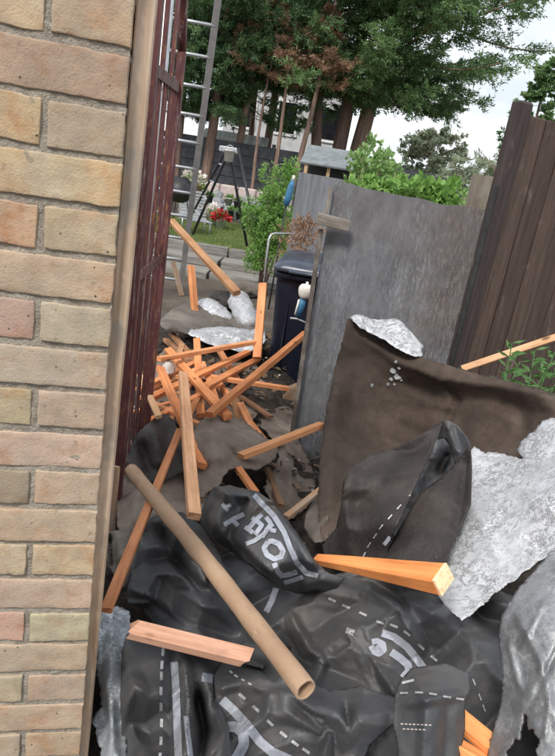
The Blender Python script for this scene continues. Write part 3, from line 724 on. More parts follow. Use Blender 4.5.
roll('crumpled_felt_roll', at(212,298,5.1), at(240,305,5.0), .1, M['dark_felt'], 'black felt roll tucked between the silver rolls', 4)

o = sheet('buried_felt_sheet', [(158,352),(180,340),(230,352),(262,366),(276,392),(262,412),(240,428),(205,430),(175,424),(150,405),(148,375)], [(158,352,.36),(230,352,.36),(276,392,.3),(240,428,.38),(175,424,.4),(150,405,.4),(210,390,.37)], M['torn_felt'], [([(170,370),(220,380),(260,400)], .05, 14), ([(200,360),(190,420)], -.04, 10)], res=3.4, torn=1.2, wr=.02, seed=30)
tag(o, 'brown felt sheet lying beneath the far pile of orange laths', 'felt sheet')
o = sheet('grey_black_felt_scrap', [(124,462),(132,440),(146,424),(160,414),(172,416),(184,440),(190,470),(160,482),(136,480)], [(124,462,.5),(160,414,.6),(184,440,.52),(190,470,.47),(136,480,.47)], M['dark_felt'], [([(150,422),(165,470)], .05, 14), ([(140,440),(150,475)], -.03, 8)], res=3.5, torn=.8, wr=.014, seed=3)
tag(o, 'blackish crumpled felt scrap at the foot of the maroon gate', 'felt scrap')
o = sheet('brown_felt_scrap', [(118,478),(135,464),(160,462),(185,455),(202,470),(210,500),(205,520),(180,520),(150,524),(122,545),(116,520)], [(118,478,.44),(160,462,.45),(205,480,.45),(205,520,.43),(150,524,.42),(120,542,.4)], M['torn_felt'], [([(125,500),(160,485),(200,490)], .03, 12)], res=3.5, torn=1.2, wr=.012, seed=4)
tag(o, 'brown felt scrap lying under the cardboard tube top end', 'felt scrap')
o = sheet('torn_felt_sheet', [(176,440),(196,428),(208,414),(225,412),(250,424),(262,436),(276,441),(279,455),(268,466),(246,470),(234,466),(224,474),(221,486),(208,492),(200,500),(190,490),(182,465)], [(176,440,.5),(210,414,.56),(262,436,.5),(279,455,.5),(246,470,.5),(200,498,.48),(215,450,.55)], M['torn_felt'], [([(200,440),(230,435),(265,450)], .035, 14), ([(215,470),(240,455)], -.02, 9)], res=3, torn=1.3, wr=.014, seed=5, thick=.004)
tag(o, 'brown torn felt sheet with ragged edge in the middle of the heap', 'felt sheet')
o = sheet('brown_felt_offcut', [(256,424),(272,408),(288,404),(299,420),(300,446),(316,470),(314,498),(296,520),(276,512),(262,484),(280,462),(276,440)], [(256,424,.36),(288,404,.3),(300,446,.34),(316,480,.36),(290,516,.4),(262,484,.4),(280,450,.38)], M['torn_felt'], [([(275,420),(290,460),(290,510)], .04, 9), ([(285,415),(305,480)], -.03, 7)], res=3, torn=1.2, wr=.014, seed=27)
tag(o, 'brown felt offcut lying along the foot of the plywood gate', 'felt scrap')
o = sheet('grey_felt_scrap', [(303,520),(315,498),(322,490),(328,505),(330,535),(318,545),(306,535)], [(303,520,.5),(322,490,.52),(330,535,.55),(318,545,.5)], M['grey_felt'], res=3, torn=.8, wr=.01, seed=6)
tag(o, 'small grey felt scrap below the plywood gate corner', 'felt scrap')

for lb_, pl_, zz in (('pale pink plaster paper scrap left of the far crossing laths', [(161,366),(168,360),(176,366),(174,374),(165,374)], .5), ('pale pink plaster paper scrap in the middle of the far laths', [(202,374),(212,370),(220,376),(214,381),(204,381)], .47)):
    tag(sheet('plaster_scrap', pl_, [(*pl_[0], zz), (*pl_[1], zz + .03), (*pl_[2], zz), (*pl_[3], zz - .02), (*pl_[4], zz)], M['plaster'], res=2.4, torn=.6, wr=.01, seed=len(lb_)), lb_, 'scrap')
# brown felt standing against the ply gate
bf = sheet('brown_felt_sheet', [(348,318),(360,325),(384,339),(405,352),(428,359),(470,372),(500,379),(530,387),(575,399),(575,428),(552,432),(538,438),(528,450),(520,462),(500,464),(478,462),(462,470),(440,480),(400,500),(372,530),(346,548),(334,548),(322,538),(318,520),(318,492),(320,450),(326,410),(335,368),(343,338)],
    [(348,318,2.62),(384,339,2.6),(428,359,2.42),(500,379,2.25),(575,399,2.0),(326,410,2.42),(318,460,2.15),(318,500,1.95),(322,540,1.78),(346,548,1.74),(372,400,2.5),(400,440,2.42),(440,400,2.42),(470,430,2.22),(500,462,2.02),(575,428,1.88),(520,420,2.12),(375,480,2.05),(440,480,2.1),(540,405,2.02)],
    M['brown_felt'], [([(352,332),(395,360),(440,380),(500,386),(575,403)], .075, 17, 1.2), ([(372,378),(430,388),(462,392)], -.035, 18, 1.5), ([(450,385),(458,400),(445,425)], -.04, 7, 1.0), ([(480,405),(520,425)], .03, 16), ([(340,370),(332,440),(330,520)], .05, 16)], res=3.2, crum=.05, torn=.8, smooth=0, mode='d', wr=.003, wscale=5, seed=7, thick=.004, back=M['silver_foil'])
tag(bf, 'large curled brown felt sheet propped against the plywood gate', 'felt sheet')
fl = sheet('foil_flap', [(349,318),(352,315),(362,315),(375,320),(386,319),(399,318),(410,331),(419,341),(425,346),(421,349),(424,357),(410,355),(396,348),(380,337),(365,331)], [(349,318,2.6),(400,318,2.66),(425,348,2.52),(410,355,2.44),(375,335,2.55)], M['silver_foil'], res=2.6, torn=.7, mode='d', wr=.006, seed=8, parent=bf)
for i, (x, y, s_) in enumerate([(396,362,3),(393,371,4.5),(397,377,5),(391,379,3),(388,384,3.2),(372,385,2.6),(401,380,2),(399,368,2.4),(394,384,2)]):
    h_ = hit('brown_felt_sheet', x, y)
    if h_:
        q = s_ * 2.3 / F; mb = MB(); pts_ = [Vector((math.cos(a) * q * random.uniform(.5, 1), random.uniform(-.004, .004), math.sin(a) * q * random.uniform(.5, 1))) for a in [j * 1.05 for j in range(6)]]
        mb.add(pts_ + [p + Vector((0, .003, 0)) for p in pts_], [tuple(range(6)), tuple(range(11, 5, -1))] + [(j, (j+1) % 6, 6 + (j+1) % 6, 6 + j) for j in range(6)]); mb.obj('foil_flake', M['silver_foil'], bf, h_ - bf.location - Vector((0, .004, 0)))
# small black tear
# silver faced sheet
sf = sheet('silver_felt_sheet', [(462,478),(470,452),(474,446),(482,452),(500,453),(514,457),(524,459),(517,450),(521,441),(533,432),(543,422),(552,418),(575,420),(575,545),(553,553),(540,560),(526,570),(512,582),(498,591),(486,601),(475,612),(462,620),(450,610),(436,594),(426,588),(445,545)],
    [(470,450,1.98),(500,453,1.95),(535,430,1.9),(575,420,1.82),(575,545,1.42),(526,570,1.44),(475,612,1.36),(455,612,1.37),(430,588,1.5),(462,500,1.78),(500,520,1.62),(540,490,1.62)],
    M['silver_foil'], [([(478,455),(520,490),(570,520)], .012, 14), ([(470,500),(500,560)], .008, 8), ([(480,540),(520,500),(560,480)], -.006, 6), ([(500,470),(545,500)], .006, 5), ([(510,540),(545,520)], .006, 5)], res=2.4, crum=.022, torn=1.1, mode='d', wr=.0018, wscale=14, seed=9, thick=.004, smooth=0, back=M['dark_felt'])
tag(sf, 'bright silver foil faced felt sheet with cracked surface and torn edges at the right', 'felt sheet')

# dark folded roll
fr = thing('folded_felt_roll', 'dark brown felt folded into a hollow cone leaning on the silver sheet', 'felt roll', at(400, 560, 1.65))
ol = sheet('left_flap', [(444,420),(437,437),(428,458),(416,484),(403,512),(392,536),(383,566),(345,566),(324,560),(322,545),(336,528),(341,505),(343,482),(352,466),(372,454),(398,447),(424,433)], [(444,420,1.98),(420,440,1.92),(416,484,1.74),(383,566,1.5),(345,566,1.58),(322,550,1.7),(341,500,1.86),(352,466,1.95),(385,500,1.7),(375,530,1.6)], M['dark_felt'], [([(352,468),(346,505),(350,560)], .05, 11), ([(400,448),(372,500),(362,560)], -.02, 16)], res=2.6, smooth=0, crum=.1, torn=.3, mode='d', wr=.004, wscale=6, seed=10, parent=fr, thick=.004)
orr = sheet('right_flap', [(470,446),(471,470),(470,504),(462,524),(452,545),(441,580),(400,580),(379,566),(390,545),(404,520),(421,492),(440,478),(455,464),(464,452)], [(470,448,1.84),(470,504,1.66),(445,575,1.44),(379,566,1.52),(404,520,1.68),(421,492,1.78),(455,464,1.86),(440,520,1.62)], M['dark_felt'], [([(470,450),(455,540)], -.03, 10)], res=2.6, smooth=0, crum=.05, mode='d', wr=.003, wscale=6, seed=12, parent=fr, thick=.004)
oh = sheet('hood', [(444,420),(450,421),(459,427),(466,436),(471,447),(466,456),(455,465),(452,455),(449,445),(444,438),(437,440)], [(444,420,1.98),(460,428,1.95),(471,447,1.85),(455,465,1.88),(445,440,1.97)], M['black_membrane'], [([(446,422),(458,455)], .025, 6)], res=2.2, smooth=0, crum=.03, mode='d', wr=.002, seed=13, parent=fr, thick=.003)
oi = sheet('inner_lining', [(438,426),(464,436),(468,458),(456,478),(436,500),(412,532),(395,556),(382,548),(398,505),(414,466)], [(440,430,2.16),(460,448,2.12),(430,490,2.05),(392,546,1.75),(418,475,2.12)], M['black_membrane'], [([(436,450),(425,470),(410,500)], .06, 8), ([(448,452),(438,476)], -.05, 6)], res=2.6, mode='d', wr=.01, seed=14, parent=fr)
dashes(ol, [(364,555),(369,545),(375,536),(381,527),(390,517),(399,507),(411,494)], 6, 1.3)
decal('printed_mark', ol, [[(384,545),(390,537)]], 4, M['print_grey'])

# right-hand dull silver roll
rs_ = sheet('silver_felt_roll', [(600,525),(570,540),(550,552),(535,570),(521,585),(509,601),(501,618),(498,636),(500,655),(503,674),(503,692),(498,714),(491,738),(486,762),(482,800),(507,800),(505,775),(509,762),(506,752),(511,746),(515,738),(519,740),(522,726),(524,713),(527,717),(528,730),(533,728),(536,736),(540,741),(536,750),(538,762),(534,775),(537,800),(600,800)],
    [(600,525,1.42),(550,552,1.36),(521,585,1.29),(501,618,1.24),(498,640,1.2),(503,690,1.12),(490,740,1.05),(482,800,.98),(540,800,.9),(600,800,.88),(600,650,1.1),(550,620,1.14),(540,690,1.04),(565,580,1.24),(600,580,1.26)],
    M['dull_foil'], [([(515,610),(540,660),(556,725)], .008, 7, 1), ([(545,600),(520,652)], .007, 4, 1), ([(562,640),(532,702)], -.008, 5, 1), ([(508,640),(520,690)], .008, 5, 1), ([(550,690),(545,740)], .006, 4, 1)], res=2.4, crum=.015, torn=.9, mode='d', wr=.002, wscale=14, seed=15, thick=.004, smooth=0, back=M['dark_felt'])
ub = sheet('dark_hole_backing', [(500,690),(545,690),(556,800),(490,800)], [(500,690,1.2),(545,690,1.18),(556,800,1.02),(490,800,1.06)], M['rubber'], mode='d', res=4, wr=.004, seed=26, parent=rs_)  # near-black sheet added behind the torn hole so that it reads dark
tag(rs_, 'dull grey silver felt roll with a black torn hole in the bottom right corner', 'felt roll')

# large black membrane underneath
bm_ = sheet('black_membrane_sheet', [(222,640),(206,600),(214,560),(240,548),(270,570),(290,584),(318,578),(345,572),(375,572),(410,582),(440,590),(462,604),(500,590),(520,600),(520,700),(500,740),(500,800),(300,800),(240,780),(232,720),(236,668)],
    [(206,600,.4),(240,548,.44),(262,604,.44),(318,578,.52),(375,572,.56),(440,590,.54),(500,600,.52),(520,690,.5),(500,780,.44),(430,740,.4),(400,780,.42),(300,780,.42),(250,680,.42),(340,640,.5),(380,640,.52),(440,650,.5),(430,690,.44)],
    BM, [([(362,582),(372,592),(404,612)], .05, 14, 1.2), ([(404,612),(356,632)], .035, 10, 1.1), ([(400,592),(420,620),(436,665)], -.03, 16), ([(335,625),(356,634),(400,700)], .05, 13, 1.2), ([(358,642),(368,680),(395,712)], -.04, 9), ([(288,610),(310,650),(326,660)], .04, 13, 1.1), ([(326,658),(310,690)], .035, 9, 1), ([(330,655),(352,640)], -.03, 8), ([(440,600),(470,640),(480,700)], .04, 22), ([(345,760),(375,715),(398,690)], .04, 14), ([(300,600),(340,608)], -.025, 9)], res=2.2, crum=.17, torn=.5, smooth=0, wr=.007, wscale=7, seed=16)
tag(bm_, 'black plastic roofing membrane with printed dashes covering the bottom centre of the heap', 'membrane')
dashes(bm_, [(305,588),(332,600),(346,606.5),(363,614),(380,622.5),(394,626),(407,633.5),(421,647),(434,658.5),(446,668)], 8, 2.4)
dashes(bm_, [(474,682),(480,697),(484,708)], 7, 1.2)
decal('printed_letter', bm_, [[(372,642),(377,641),(383,644),(384,650),(379,654),(374,652),(371,646)], [(376,646),(380,649)]], 5, M['print_grey'])
decal('printed_letter', bm_, [[(391,652),(400,658),(408,665),(409,671),(403,678)]], 6.5, M['print_grey'])
decal('printed_swoosh', bm_, [[(382,633),(394,637),(407,647),(416,658),(424,669)]], 6.5, M['print_grey'])
decal('printed_triangle', bm_, [[(346,630),(354,633)]], 6, M['print_white'])
decal('printed_stripe', bm_, [[(276,588),(272,600),(266,612)]], 5, M['print_grey'])

# left membrane fold
lm = sheet('black_membrane_fold', [(126,594),(130,575),(138,550),(143,528),(150,518),(164,513),(182,512),(200,524),(216,548),(236,590),(258,628),(276,652),(262,668),(240,662),(226,656),(180,644),(155,626),(140,606),(128,603)],
    [(126,598,.5),(143,524,.53),(182,512,.5),(216,548,.5),(258,628,.52),(270,660,.5),(226,656,.5),(155,626,.47),(170,560,.56),(200,600,.56)],
    BM, [([(166,516),(190,556),(212,590)], .07, 10, 1.1), ([(152,524),(176,560),(200,590)], -.05, 8, 1.1), ([(138,560),(165,585),(215,612),(250,640)], .035, 16), ([(128,598),(150,600),(185,628),(235,652)], -.04, 10), ([(190,540),(215,575)], -.04, 7)], res=2.2, crum=.17, torn=.5, smooth=0, wr=.007, wscale=6, seed=17)
tag(lm, 'smooth black membrane fold lying under the cardboard tube at the left', 'membrane')
# lower left membrane with dashes and stripe
ll = sheet('dashed_membrane_flap', [(122,650),(127,634),(140,630),(165,634),(190,640),(215,650),(236,660),(238,690),(228,720),(236,800),(116,800),(122,740),(120,695)],
    [(122,650,.47),(165,634,.47),(236,662,.47),(228,720,.45),(236,790,.43),(180,790,.47),(118,790,.43),(120,700,.44),(160,700,.5)],
    BM, [([(128,670),(136,690),(130,720),(150,780)], .05, 14), ([(183,650),(188,690),(186,780)], .045, 8, 1.1), ([(172,650),(170,700),(172,780)], -.03, 9), ([(198,660),(212,700),(224,735),(205,765)], .04, 11, 1.1), ([(196,690),(204,730),(200,770)], -.05, 9), ([(222,668),(216,710)], -.04, 7)], res=2.2, crum=.17, torn=.5, smooth=0, wr=.007, wscale=7, seed=18)
tag(ll, 'black membrane flap with a vertical white dashed line at the bottom left', 'membrane')
dashes(ll, [(163,652),(162,665),(161.5,676),(161,691),(161,707),(161.5,723),(161,741),(160,757)], 8.5, 3)
decal('printed_stripe', ll, [[(174,662),(176,690),(177,720),(179,775)]], 6.5, M['print_grey'])
decal('printed_stripe', ll, [[(186,716),(188,735),(193,775)]], 4.5, M['print_grey'])
decal('printed_patch', ll, [[(202,677),(213,679)]], 9, M['print_grey'])
# centre lobe beneath the tube end
cl = sheet('striped_membrane_lobe', [(214,676),(222,660),(232,648),(246,641),(262,646),(282,662),(305,680),(330,690),(360,686),(398,698),(396,722),(370,745),(345,800),(224,800),(219,750),(214,715)],
    [(214,676,.5),(246,641,.52),(300,676,.55),(360,686,.53),(398,700,.53),(345,790,.5),(224,790,.49),(214,715,.48),(270,710,.58),(320,730,.56)],
    BM, [([(272,685),(300,708),(332,728)], .04, 11, 1.1), ([(270,690),(268,720)], .025, 8, 1), ([(232,655),(262,668),(282,688)], -.045, 10), ([(332,728),(318,775)], .03, 9), ([(215,690),(240,684),(268,690)], .03, 8), ([(345,700),(350,735),(330,780)], -.03, 10)], res=2.2, crum=.17, torn=.5, smooth=0, wr=.006, wscale=8, seed=19)
tag(cl, 'black membrane lobe with wide curved grey stripe below the tube end', 'membrane')
dashes(cl, [(242,696.5),(256,709),(270,723),(283.5,734.5),(295,743.5),(306,751)], 8.5, 3)
dashes(cl, [(231,672),(236,676),(243,680),(250,684)], 4, 2)
decal('printed_stripe', cl, [[(222,700),(232,709),(246,724),(260,742),(272,752),(290,760),(300,775)]], 8, M['print_grey'])
decal('printed_letter', cl, [[(226,727),(236,727),(243,733),(244,744),(238,756),(228,768)]], 9, M['print_grey'])
# lettered lobe
lt = sheet('lettered_membrane_lobe', [(200,524),(201,512),(207,497),(214,487),(230,485),(247,489),(259,492),(272,502),(288,520),(302,540),(316,562),(330,574),(346,577),(338,588),(318,594),(298,594),(280,588),(264,577),(246,562),(226,548),(208,536)],
    [(200,520,.55),(214,487,.6),(259,492,.66),(302,540,.66),(330,576,.6),(318,594,.52),(280,588,.52),(226,548,.52),(246,520,.66),(275,555,.65)],
    BM, [([(216,488),(240,500),(256,500)], .05, 9, 1.1), ([(256,494),(250,512),(242,524)], -.04, 6, 1), ([(262,496),(290,530),(318,572)], .03, 8, 1.1), ([(300,586),(320,580),(344,578)], .025, 9), ([(220,530),(250,550),(280,580)], .03, 12)], res=2.1, crum=.16, torn=.4, smooth=0, wr=.005, wscale=9, seed=20)
tag(lt, 'black membrane lobe with large grey printed letters in the centre of the heap', 'membrane')
PG = M['print_grey']
decal('printed_letter', lt, [[(222,504),(228,511)], [(226,507),(231,505)]], 3.2, PG)
decal('printed_letter', lt, [[(224,525),(232,520),(244,514)], [(231,518),(238,526)]], 4, PG)
decal('printed_letter', lt, [[(262,514),(256,520),(248,529)], [(245,527),(253,533)], [(252,518),(262,525),(255,535)], [(266,517),(271,524),(262,537)]], 3.8, PG)
decal('printed_letter', lt, [[(246,544),(254,541),(264,534)], [(266,530),(273,524)], [(270,530),(276,531)]], 3.6, PG)
decal('printed_letter', lt, [[(268,542),(264,548),(267,555),(274,559),(281,557),(283,551),(279,544),(272,541),(268,542)]], 4.5, PG)
decal('printed_letter', lt, [[(274,563),(278,572),(283,577)], [(283,576),(291,574),(297,572)]], 4.5, PG)
decal('printed_letter', lt, [[(284,583),(294,580),(303,577)]], 4, PG)
decal('printed_swoosh', lt, [[(254,495),(262,504),(274,516),(284,532),(290,548),(297,563),(306,573),(318,576)]], 4.5, PG)
# flap bottom right
rf = sheet('folded_membrane_flap', [(395,697),(398,683),(411,668),(424,666),(446,663),(469,672),(470,688),(465,705),(465,730),(459,760),(456,800),(401,800),(398,750),(393,722)],
    [(395,697,.585),(411,668,.6),(446,663,.61),(470,674,.59),(468,700,.6),(463,730,.56),(456,790,.48),(401,790,.48),(394,722,.57),(425,695,.635),(430,730,.6)],
    BM, [([(397,706),(428,700),(468,694)], .02, 8, 1), ([(412,670),(426,700),(422,790)], .012, 9, 1), ([(448,700),(444,780)], -.015, 9, 1)], res=2.2, crum=.07, torn=.3, smooth=0, wr=.003, wscale=7, seed=21)
tag(rf, 'grey black membrane flap folded over with dashed line near the bottom right', 'membrane')
dashes(rf, [(404,693),(419,692.5),(433,694),(447,697),(460,699)], 8, 2)
for (y, a, b) in ((724, 402, 432), (729, 404, 428)): dashes(rf, [(x, y + (x - a) * .04) for x in range(a, b, 4)], 2.6, 1.4, M['plaster'], 'printed_text')
decal('printed_mark', rf, [[(402,683),(414,680)]], 2.5, M['print_white'])
# foil at the left, against the wall
fo = sheet('foil_strip', [(94,614),(106,608),(118,606),(130,612),(130,640),(128,680),(125,720),(128,800),(106,800),(103,770),(98,742),(96,728),(91,722),(96,712),(102,706),(100,690),(96,668),(98,650),(95,632)],
    [(96,614,.46),(118,606,.46),(128,640,.45),(122,720,.43),(126,790,.4),(106,790,.4),(98,700,.4),(112,700,.46)], M['blue_foil'], [([(112,612),(110,700),(116,790)], .03, 9)], res=2.6, torn=1.4, wr=.006, wscale=14, seed=22, smooth=0)
tag(fo, 'blue grey foil strip with tattered left edge beside the brick wall', 'foil')
o = sheet('curled_felt_end', [(106,534),(114,530),(124,531),(134,528),(142,540),(134,562),(126,588),(118,584),(112,572),(107,556)], [(106,534,.5),(134,528,.52),(142,540,.5),(126,588,.5),(107,556,.5),(122,555,.55)], M['grey_felt'], [([(110,534),(113,570)], -.07, 6, 1)], res=2.6, torn=.6, wr=.006, seed=23)
tag(o, 'grey felt end curled beside the timber offcut and brick wall', 'felt scrap')

# ------------------------------------------------------------------ laths and timber
OR = [(.76, .3, .12), (.78, .335, .15), (.72, .275, .11), (.78, .375, .18), (.74, .315, .145)]
def lath(label, p, q, zp, zq, wpx, t=None, col=None, m='lath_wood', mode='z', roll_=None, name='roofing_lath', group='orange roofing laths', taper=1, ragged=.003, warp=0):
    a = atz(*p, zp) if mode == 'z' else at(*p, zp); b = atz(*q, zq) if mode == 'z' else at(*q, zq)
    tn_ = random.choice((.72, .85, .95, 1.0, 1.05, 1.1))
    w_ = wpx * ((a.y + b.y) / 2) / F * 1.04
    o_ = plank(name, a, b, w_, t or w_ * random.uniform(.5, .68), M[m], col or tuple(c_ * tn_ for c_ in random.choice(OR)), roll_ if roll_ is not None else random.uniform(-.35, .35), taper=taper, ragged=ragged, warp=warp)
    return tag(o_, label, 'timber', group)
lath('long brown lath slanting from the maroon gate down to the felt rolls', (171,221), (237,293), 5.9, 4.75, 7, mode='d', col=(.42, .23, .12))
lath('short orange lath standing upright on the far grey felt', (191,266), (195,312), 4.7, 4.55, 6.5, mode='d')
lath('thin grey brown stick leaning upright just right of the maroon gate', (173,262), (182,296), 5.0, 4.9, 4.5, mode='d', col=(.3, .21, .15), m='old_wood', name='broken_stick', group=None)
lath('orange lath standing nearly upright against the left side of the bin', (263,284), (257,358), 3.95, 3.6, 8, mode='d')
lath('orange lath lying almost level across the top of the pile', (159,359), (256,342), .62, .6, 6.5)
lath('orange lath steeply crossing under the level one towards lower right', (168,350), (228,417), .56, .58, 8.5)
lath('orange lath rising right from the small cross lath near the gate', (146,400), (248,352), .54, .5, 7.5)
lath('long orange lath rising right across the front of the bin', (209,415), (306,333), .58, 3.6, 8.5) if False else None
o_ = lath('long orange lath rising right across the front of the bin', (209,415), (306,333), dz(209,415,.6), 3.45, 8.5, mode='d')
lath('orange lath running level towards the tan block under the bin', (211,377), (290,389), .5, .46, 7)
lath('short orange lath lying parallel behind the long bin crossing lath', (206,386), (258,359), .52, .48, 6.5)
lath('orange lath slanting down right behind the widest plank', (160,368), (202,466), .6, .52, 9.5)
lath('widest pale orange plank standing out down the middle of the heap', (183,374), (194,516), .7, .6, 11.5, col=(.88, .5, .29))
lath('short pale lath crossing the rising lath beside the maroon gate', (140,376), (159,417), .64, .6, 6.5, col=(.84, .52, .3))
lath('long orange lath running down left beneath the cardboard tube', (180,430), (106,610), .6, .6, 9.5)
lath('orange lath upright behind the crossing laths in the far pile', (197,340), (201,416), 3.75, 2.85, 7.5, mode='d')
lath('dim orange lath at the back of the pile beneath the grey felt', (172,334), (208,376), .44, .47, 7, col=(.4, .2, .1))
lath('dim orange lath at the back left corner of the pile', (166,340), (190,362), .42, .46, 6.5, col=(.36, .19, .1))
lath('orange lath lying on the torn felt and pointing at the gate', (241,456), (322,425), .6, .66, 10.5)
lath('broken orange lath end poking from under the torn felt', (238,468), (255,492), .5, .5, 9, ragged=.012)
lath('dark brown lath lying between the torn felt and gate base', (267,468), (281,506), .4, .44, 7, col=(.26, .15, .09))
lath('brown grey lath rising right beside the brown felt sheet', (286,517), (323,488), .5, .56, 8, col=(.4, .25, .15), m='old_wood')
lath('short upright lath stub just above the torn felt', (234,396), (238,420), .56, .5, 6.5, col=(.45, .24, .12))
lath('orange lath stub pointing down right above the torn felt', (240,404), (254,432), .54, .5, 7.5, ragged=.01)
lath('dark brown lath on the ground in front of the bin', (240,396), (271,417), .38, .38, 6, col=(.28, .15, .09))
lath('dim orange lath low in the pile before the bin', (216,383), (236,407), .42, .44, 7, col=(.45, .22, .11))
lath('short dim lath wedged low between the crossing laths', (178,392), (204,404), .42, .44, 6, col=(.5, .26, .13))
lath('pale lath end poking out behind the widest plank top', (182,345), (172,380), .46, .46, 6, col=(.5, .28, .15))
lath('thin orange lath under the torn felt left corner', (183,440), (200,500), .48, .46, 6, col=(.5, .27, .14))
lath('thick orange timber with pale sawn end lying before the folded felt', (317,559), (442,579), 1.5, 1.22, 11.5, t=.02, mode='d', col=(.86, .32, .105), roll_=.45, taper=2.35)
so = bpy.data.objects[[o.name for o in bpy.data.objects if o.get('label', '').startswith('thick orange timber')][0]]
dm = [v.co for v in so.data.vertices]; xm = max(v.x for v in dm); ym = max(abs(v.y) for v in dm if v.x > xm - .01); zm = max(abs(v.z) for v in dm if v.x > xm - .01)
mb = MB(); mb.bbox((xm + .0015, 0, 0), (.007, ym * 1.9, zm * 1.9), .001); en = mb.obj('sawn_end', M['lath_wood'], so); en.color = (.95, .66, .4, 1)  # pale end grain, with the light on this face put into the colour
lath('split pinkish lath lying across the black membrane at lower left', (132,629), (246,657), .645, .645, 20, t=.026, col=(.6, .34, .235), roll_=.25, ragged=.014)
lath('orange timber end sticking out at the bottom right beside the flap', (452,712), (503,755), .55, .52, 22, t=.03, col=(.86, .38, .14), roll_=.3)
lath('orange timber corner at the bottom edge left of the torn hole', (440,738), (492,768), .52, .5, 20, t=.03, col=(.86, .38, .14), roll_=-.2)
lath('long pale orange lath behind the brown felt by the fence', (462,369), (580,329), 2.55, 2.45, 10.5, mode='d', col=(.84, .5, .3))
lath('tan timber offcut standing in the gap beside the timber post', (114,466), (109,534), 1.75, 1.72, 11.5, mode='d', col=(.46, .3, .2), m='old_wood', name='timber_offcut', group=None)
rl = random.Random(5)
for i in range(10):
    x0, y0 = rl.uniform(165, 245), rl.uniform(350, 412); an = rl.choice([.25, -.35, .9, -.95, 1.4]) + rl.uniform(-.2, .2); hl = rl.uniform(26, 46)
    lath('orange lath half buried low among the crossing laths of the far pile', (x0 - hl * math.cos(an), y0 - hl * math.sin(an)), (x0 + hl * math.cos(an), y0 + hl * math.sin(an)), rl.uniform(.42, .5), rl.uniform(.42, .5), rl.uniform(5, 6.2), group='laths buried in the far pile')
bl_ = at(291, 391, 3.3)
mb = MB(); mb.add([(-.04,-.03,-.04),(.05,-.03,-.045),(.055,.03,-.04),(-.04,.03,-.04),(-.005,-.025,.02),(.05,-.03,.06),(.05,.03,.055),(0,.03,.03)], [(0,3,2,1),(4,5,6,7),(0,1,5,4),(1,2,6,5),(2,3,7,6),(3,0,4,7)])
o_ = mb.obj('wood_wedge', M['old_wood'], None, bl_); o_.color = (.4, .27, .18, 1); tag(o_, 'tan wooden wedge at the foot of the plywood gate', 'wedge')
# cardboard tube
ta, tb_ = atz(131, 470, .6), atz(306, 690, .7)
X = (tb_ - ta).normalized(); ln = (tb_ - ta).length; n_ = 28; prof = [(.0215, 0), (.0225, .004)] + [(.0225 + .0006 * math.sin(i * 1.7), ln * i / 24) for i in range(1, 24)] + [(.0225, ln - .004), (.0215, ln), (.0175, ln), (.017, ln - .004), (.017, .004), (.0175, 0), (.0215, 0)]
mb = MB(); mb.lathe(prof, n=n_); me = mb.mesh('cardboard_tube', M['cardboard'])
for v_ in me.vertices:
    q = Vector((v_.co.x * 30, v_.co.y * 30, v_.co.z * 7)); f_ = 1 + .09 * noise.noise(q) + (.1 * noise.noise(q * 3) if v_.co.z < .01 or v_.co.z > ln - .01 else 0)
    v_.co.x = v_.co.x * f_ + .006 * math.sin(v_.co.z / ln * math.pi); v_.co.y *= f_
tube = link('cardboard_tube', me, loc=ta); tube.rotation_mode = 'QUATERNION'; tube.rotation_quaternion = X.to_track_quat('Z', 'Y')
tag(tube, 'long brown cardboard tube lying diagonally over the black membrane', 'tube')

# ------------------------------------------------------------------ leaf clouds
def leaf_quads(P_, D_, ln, wd_, rs, fold=.25):
    """quads at points P_ along directions D_ (n,3); rhombus leaves"""
    n_ = len(P_); D_ = D_ / (np.linalg.norm(D_, axis=1, keepdims=True) + 1e-9); r_ = rs.normal(size=(n_, 3)); S = np.cross(D_, r_); S /= np.linalg.norm(S, axis=1, keepdims=True) + 1e-9
    l = ln * rs.uniform(.6, 1.3, (n_, 1)); w_ = wd_ * rs.uniform(.6, 1.3, (n_, 1)); Nn = np.cross(S, D_)
    V_ = np.stack([P_, P_ + D_ * l * .45 + S * w_ + Nn * w_ * fold, P_ + D_ * l, P_ + D_ * l * .45 - S * w_ + Nn * w_ * fold], 1)
    return V_.reshape(-1, 3)
def leaf_obj(name, V_, m, parent):
    V_ = np.asarray(V_); return link(name, np_mesh(name, V_, np.arange(len(V_)).reshape(-1, 4), m), None, parent)
